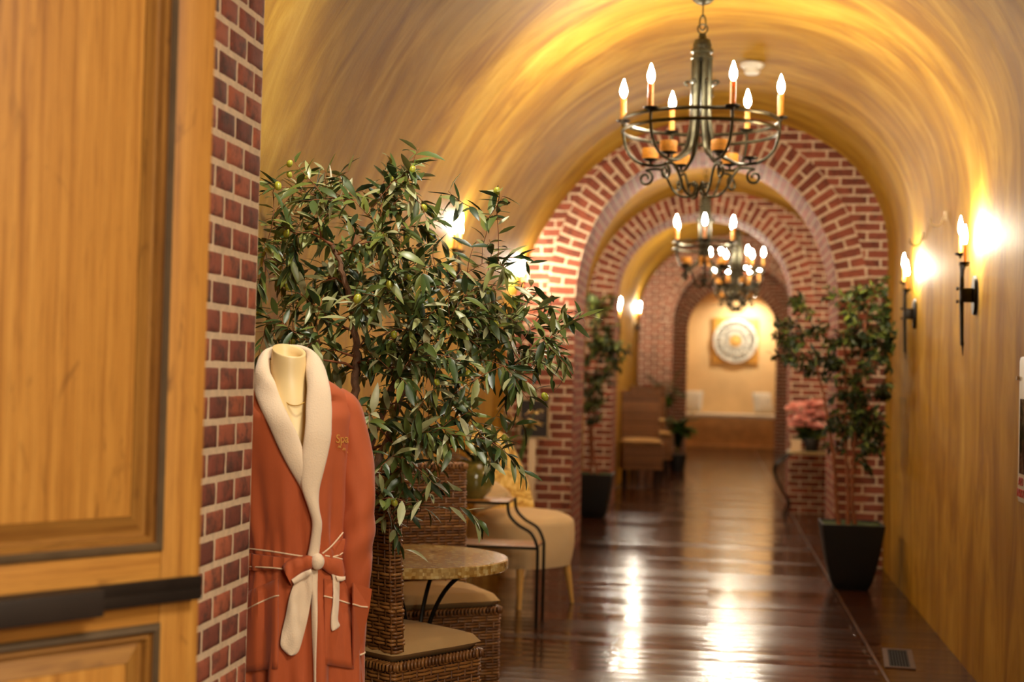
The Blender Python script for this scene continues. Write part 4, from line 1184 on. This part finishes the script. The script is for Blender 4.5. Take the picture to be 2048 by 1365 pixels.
for k in range(9):
    hx, hy, hz = rng.uniform(-.10, .14), rng.uniform(-.1, .1), rng.uniform(1.02, 1.22)
    m = MB(); m.tube(smooth_path([(0, 0, .55), (hx * .4, hy * .4, .85), (hx, hy, hz)], 5), .004, 5); s_ = m.build('stem', FERN, t)
    m = MB()
    for i in range(9):
        a = 2 * PI * i / 9 + rng.random() * .4; leaf(m, V((hx, hy, hz)), V((math.cos(a), math.sin(a), rng.uniform(-.1, .8))), V((0, 0, 1)), rng.uniform(.05, .08), .035, .4, rng)
    m.build('blossom', YELP, s_, recalc=False)

# ------------------------------------------------------------------ armchair
def mat_brocade():
    t = NT('yellow_brocade'); v = t.coord('Object'); n = t.noise(v, 11, 3, .5, 2.5)
    c = t.ramp(n, [(.42, srgb(176, 128, 30)), (.5, srgb(214, 172, 70)), (.62, srgb(232, 202, 116))]); t.bump(n, .3, .006)
    return t.out(c, .6, 0, Sheen_Weight=.3)
fa = V((.8, -.6)); t = thing('armchair', 'cream upholstered armchair with yellow brocade back and tapered wooden legs', 'armchair', (-1.165, 8.82, 0), math.atan2(fa.y, fa.x) + PI / 2)
m = MB(); bm = bmesh.new()
k = 14; rows = []
for i in range(13):
    v = i / 12; z = .24 + .27 * v
    sc = 1 - .05 * (1 - v) ** 2 
    row = []
    for j in range(48):
        a = 2 * PI * j / 48; c_, s_ = math.cos(a), math.sin(a); q_ = .295 * sc * (1 + .03 * math.sin(v * PI))
        row.append((q_ * math.copysign(abs(c_) ** .66, c_), q_ * math.copysign(abs(s_) ** .66, s_), z))
    rows.append(row)
for q in range(1, 9):
    t_ = q / 8 * PI / 2; k_ = .295 * math.cos(t_) ** .55 if q < 8 else 0; row = []
    for j in range(48):
        a = 2 * PI * j / 48; c_, s_ = math.cos(a), math.sin(a)
        row.append((k_ * math.copysign(abs(c_) ** .66, c_), k_ * math.copysign(abs(s_) ** .66, s_), .50 + .075 * math.sin(t_)))
    rows.append(row)
m = MB(); m.grid(rows, closed=True); m.face(list(range(48))[::-1]); m.build('seat', CREAM, t, auto=60)
m = MB(); rows = []
for i in range(17):
    v = i / 16; z = .44 + .62 * v; hw = .27 * (1 - .5 * v ** 2.6) * (1 if i < 16 else .55); y = .22 + .13 * v; th = .065 * (1 - .35 * v) * (1 if i < 16 else .4)
    rows.append([(hw * math.copysign(abs(math.cos(a)) ** .7, math.cos(a)), y + th * math.sin(a) + .10 * (hw * math.cos(a) / .27) ** 2 * -1, z) for a in [2 * PI * j / 28 for j in range(28)]])
m.grid(rows, closed=True); m.face([16 * 28 + j for j in range(28)]); m.build('backrest', mat_brocade(), t, auto=70)
for sx in (-1, 1):
    for sy in (-1, 1):
        m = MB(); m.tube([(sx * .205, sy * .205, .25), (sx * .235, sy * .235, 0)], [.026, .012], 12); m.build('leg', PALEWOOD, t)
m = cushion(.34, .30, 0, .10, puff=.03); o = m.build('throw_pillow', CREAM, merge=.002)
o.scale = (.8,) * 3; o.location = (-1.36, 8.60, .63); o.rotation_euler = (.3, -.3, .6); tag(o, 'dull cream pillow lying on the left side of the armchair seat', 'pillow')

# ------------------------------------------------------------------ sign
t = thing('sign_stand', 'black framed sign board on a cream post before the left pier', 'sign', (-1.33, 10.9, 0))
p0 = atY(1039, 797, 10.9); p1 = atY(1098, 878, 10.9)
xa, xb, za, zb_ = p0.x + 1.33, p1.x + 1.33, p1.z, p0.z
m = MB(); m.box((xa + .012, -.012, za + .012), (xb - .012, .0, zb_ - .012)); m.build('board', CHALK, t, smooth=False)
m = MB()
for a, b in (((xa, za), (xa + .014, zb_)), ((xb - .014, za), (xb, zb_)), ((xa, za), (xb, za + .014)), ((xa, zb_ - .014), (xb, zb_))):
    m.box((a[0], -.02, a[1]), (b[0], .006, b[1]))
m.build('frame', SILV, t, smooth=False)
LINE = plain('pale_chalk', srgb(104, 88, 78), .8)
m = MB()
for z, l in ((.60, .36), (.52, .30), (.40, .22)):
    zz = za + (zb_ - za) * z; m.box(((xa + xb) / 2 - l * (xb - xa), -.0135, zz - .005), ((xa + xb) / 2 + l * (xb - xa), -.012, zz + .005))
m.build('chalk_lines', LINE, t, smooth=False)
pxm = atY(1064, 880, 10.9).x + 1.33; 
m = MB(); m.box((pxm - .028, -.01, .03), (pxm + .028, .02, za + .01), .004); m.build('post', CREAMW, t)
m = MB(); m.box((pxm - .13, -.12, 0), (pxm + .13, .12, .03), .006); m.build('base', CREAMW, t)

# ------------------------------------------------------------------ right console with bloom, card
t = thing('console_table', 'narrow stone topped console table with scrolled iron leg before the second arch', 'console table', (1.02, 15.05, 0))
m = MB(); m.box((-.24, -.22, .665), (.26, .22, .69), .004); m.build('table_top', plain('stone_top', srgb(150, 130, 84), .3, var=.15), t)
for sx, sy in ((-.21, -.19), (.23, -.19), (-.21, .19), (.23, .19)):
    m = MB(); s_ = -1 if sx < 0 else .15
    m.tube(smooth_path([(sx, sy, .665), (sx + s_ * .05, sy, .62), (sx + s_ * .13, sy, .55), (sx + s_ * .15, sy, .45), (sx + s_ * .08, sy, .30), (sx, sy, .15), (sx + s_ * .05, sy, .0)], 5), .011, 8); m.build('leg', IRON, t)
t = thing('pink_flowers', 'pink flowering plant in dark pot on the console table', 'potted plant', (1.03, 15.05, .69))
m = MB(); m.lathe([(.001, 0), (.06, 0), (.085, .12), (.08, .13), (.001, .11)], 20); m.build('pot', POT, t)
PINK = mat_shade('pink_petal', [(0, srgb(232, 140, 122)), (1, srgb(250, 184, 168))], .6)
m = MB()
for i in range(60):
    a = rng.uniform(0, 2 * PI); leaf(m, V((rng.uniform(-.04, .04), rng.uniform(-.03, .03), rng.uniform(.10, .2))), V((math.cos(a), .6 * math.sin(a), rng.uniform(.3, 1.6))), V((0, -.6, .6)), rng.uniform(.12, .20), .07, .4, rng)
m.build('leaves', LEAFD, t, recalc=False)
for k in range(22):
    c = V((rng.uniform(-.21, .10), rng.uniform(-.08, .08), rng.uniform(.26, .50)))
    m = MB(); m.tube([(0, 0, .11), (c.x * .5, c.y * .5, c.z * .7), c], .003, 5)
    s_ = m.build('stem', FERN, t); m = MB()
    for i in range(8):
        a = 2 * PI * i / 8; leaf(m, c, V((math.cos(a), math.sin(a), rng.uniform(-.2, .6))), V((0, -.6, .6)), .085, .085, .3, rng)
    m.build('blossom', PINK, s_, recalc=False)
m = MB(); m.box((-.05, -.004, 0), (.05, .004, .125)); m.box((-.05, .0, 0), (.05, .045, .004))
o = m.build('table_card', CREAMW, smooth=False, loc=(.865, 14.93, .69)); tag(o, 'small upright cream card on the console table', 'card')

# ------------------------------------------------------------------ far lounge
ch3 = wicker_chair('blurred brown wicker chair, nearer one in the far lounge', (-.885, 18.25, 0), math.radians(8), w=.50, d=.50, hs=.56, hb=1.22, zb=.24)
ch4 = dup(ch3, (-.86, 20.4, 0), math.radians(14), 'blurred brown wicker chair, farther one in the far lounge', 1.04)
t = thing('side_table', 'small pale topped side table beside the far wicker chairs', 'side table', (-.80, 19.35, 0))
m = MB(); m.lathe([(.001, .83), (.17, .83), (.17, .855), (.001, .855)], 24); m.build('table_top', plain('pale_stone', srgb(206, 176, 110), .35), t)
for a in (0, 120, 240):
    a = math.radians(a); m = MB(); m.tube(smooth_path([(.12 * math.cos(a), .12 * math.sin(a), .83), (.04 * math.cos(a), .04 * math.sin(a), .45), (.14 * math.cos(a), .14 * math.sin(a), 0)], 5), .011, 6); m.build('leg', IRON, t)
def fern(label, loc, h, n, sp, seed):
    rng = random.Random(seed); t = thing('potted_fern', label, 'potted plant', loc)
    m = MB(); m.lathe([(.001, 0), (.10, 0), (.14, .26), (.12, .26), (.001, .23)], 20); m.build('pot', POT, t)
    m = MB()
    for i in range(n):
        a = rng.uniform(0, 2 * PI); L = rng.uniform(.6, 1); r = rng.uniform(.3, 1) * sp
        P = smooth_path([V((0, 0, .24)), V((r * .3 * math.cos(a), r * .3 * math.sin(a), .24 + h * L * .7)), V((r * math.cos(a), r * math.sin(a), .24 + h * L * rng.uniform(.6, 1)))], 7)
        for k, p in enumerate(P[3:]):
            tg = (P[min(k + 4, len(P) - 1)] - P[k + 2]).normalized()
            for s_ in (-1, 1):
                sd = tg.cross(V((0, 0, 1))).normalized() * s_
                leaf(m, p, sd + tg * .6, V((0, 0, 1)), .09, .035, .3, rng)
        m.tube(P, .003, 4)
    m.build('fronds', FERN, t, recalc=False); return t
fern('bushy green fern in front of the third brick arch, tall one', (-.78, 22.6, 0), 1.32, 36, .36, 4)
fern('low green fern standing beside the far side table', (-.50, 21.6, 0), .72, 34, .28, 6)

# ------------------------------------------------------------------ niche bench, pillows, mandala
t = thing('niche_bench', 'built-in bench with brown plastered front and white seat cushion', 'bench', (.365, 29.45, 0))
m = MB(); m.box((-.975, -.22, .06), (.975, .44, .62), .01); m.box((-.975, -.28, 0), (.975, .44, .075), .006); m.build('bench_base', BENCHM, t)
m = MB(); m.box((-.965, -.24, .62), (.965, .43, .70), .025); m.build('cushion', WHITEC, t)
PIL = plain('grey_patterned_linen', srgb(206, 196, 176), .9, var=.2, scale=25)
for x, lab, rzz in ((-.41, 'grey and white patterned pillow at left end of the niche bench', -.25), (1.03, 'cream patterned pillow at right end of the niche bench', .5)):
    m = cushion(.44, .44, -.06, .12, puff=.03); o = m.build('pillow', PIL, merge=.002)
    o.location = (x, 29.60, .94); o.rotation_euler = (math.radians(72), 0, rzz); tag(o, lab, 'pillow')
t = thing('mandala_panel', 'square ochre wall panel with round white carved mandala', 'wall art', (.455, 29.88, 1.42 + .79))
m = MB(); m.box((-.47, -.03, -.47), (.47, .015, .47), .006); m.build('backing', plain('ochre_panel', srgb(206, 150, 62), .6), t)
def mat_mand():
    t = NT('whitewashed_carving'); v = t.coord('Object'); n = t.noise(v, 18, 3, .6, 1.5)
    c = t.ramp(n, [(.42, srgb(160, 156, 142)), (.55, srgb(236, 230, 212))]); return t.out(c, .8)
MW = mat_mand()
m = MB()
xf = Matrix.Rotation(PI / 2, 4, 'X')
for r0, r1, hgt in ((.14, .17, .03), (.27, .295, .025), (.40, .455, .03)):
    m.lathe([(r0, .03), (r0, .03 + hgt), (r1, .03 + hgt), (r1, .03)], 48, xf=xf)
for ring, n, ra, rb in ((0, 20, .165, .28), (1, 32, .285, .41)):
    for i in range(n):
        a = 2 * PI * i / n; am = a + PI / n
        pts = []
        for k in range(12):
            b = 2 * PI * k / 12; rr = (ra + rb) / 2 + (rb - ra) / 2 * math.cos(b); ww = (rb - ra) * .30 * math.sin(b)
            pts.append(V((rr * math.cos(am) - ww * math.sin(am), -.042, rr * math.sin(am) + ww * math.cos(am))))
        m.tube(pts, .016, 5, closed=True)
m.build('carved_mandala', MW, t)
m = MB(); m.lathe([(.001, .05), (.12, .05), (.12, .03)], 32, xf=xf); m.lathe([(.001, .07), (.05, .065), (.055, .05)], 24, xf=xf); m.build('centre_boss', plain('ochre_boss', srgb(206, 156, 80), .6), t)
m = MB(); m.lathe([(.001, .028), (.455, .028)], 48, xf=xf); m.build('disc', plain('pale_disc', srgb(176, 168, 146), .8), t)
o = MB(); o.lathe([(.001, 0), (.05, 0), (.055, -.01), (.001, -.012)], 20); o = o.build('recessed_downlight', emis('downlight_lens', (1, .86, .66, 1), 30), loc=(.85, 29.25, 3.13)); tag(o, 'small recessed downlight in the niche crown above the mandala', 'ceiling light')

# ------------------------------------------------------------------ lights
def light(kind, name, loc, energy, color=(1, .82, .58), size=.1, rot=None, **kw):
    l = bpy.data.lights.new(name, kind); l.energy = energy; l.color = color
    if kind in ('POINT', 'SPOT'): l.shadow_soft_size = size
    if kind == 'AREA': l.size = size
    for k, v in kw.items(): setattr(l, k, v)
    o = bpy.data.objects.new(name, l); C.objects.link(o); o.location = loc
    if rot: o.rotation_euler = rot
    return o
def aim(o, tgt): o.rotation_euler = (V(tgt) - o.location).to_track_quat('-Z', 'Y').to_euler()
o = light('SPOT', 'niche_spot', (.78, 29.25, 3.08), 80, (1, .88, .70), .04, spot_size=math.radians(140), spot_blend=.8); aim(o, (.5, 29.9, 1.6))
light('AREA', 'foyer_ceiling_lamp', (1.35, .8, 3.3), 84, (1, .91, .74), 1.2)
o = light('AREA', 'foyer_door_fill', (1.7, -1.2, 2.3), 40, (1, .91, .74), .9); aim(o, (-1.0, 3.5, 1.2))  # unseen area light added behind the camera, aimed towards the door

o = light('SPOT', 'olive_tree_downlight', (-.70, 3.85, 3.15), 70, (1, .92, .76), .05, spot_size=math.radians(75), spot_blend=.7); aim(o, (-1.25, 4.6, 1.7))
light('POINT', 'vestibule_fill', (.36, 26.2, 3.5), 26, (1, .82, .58), .08)  # unseen fill light added to brighten the bay before the niche
w = bpy.data.worlds.new('world'); bpy.context.scene.world = w; w.use_nodes = True
w.node_tree.nodes['Background'].inputs[0].default_value = (1, .8, .5, 1); w.node_tree.nodes['Background'].inputs[1].default_value = .02

sc = bpy.context.scene
sc.view_settings.view_transform = 'Standard'; sc.view_settings.look = 'None'; sc.view_settings.exposure = 0.9; sc.view_settings.gamma = 1
sc.cycles.use_denoising = True; sc.cycles.use_adaptive_sampling = True; sc.cycles.adaptive_threshold = .03
sc.cycles.max_bounces = 8; sc.cycles.diffuse_bounces = 4; sc.cycles.glossy_bounces = 4
sc.cycles.sample_clamp_indirect = 6.0; sc.cycles.caustics_reflective = False; sc.cycles.caustics_refractive = False
sc.cycles.use_light_tree = True
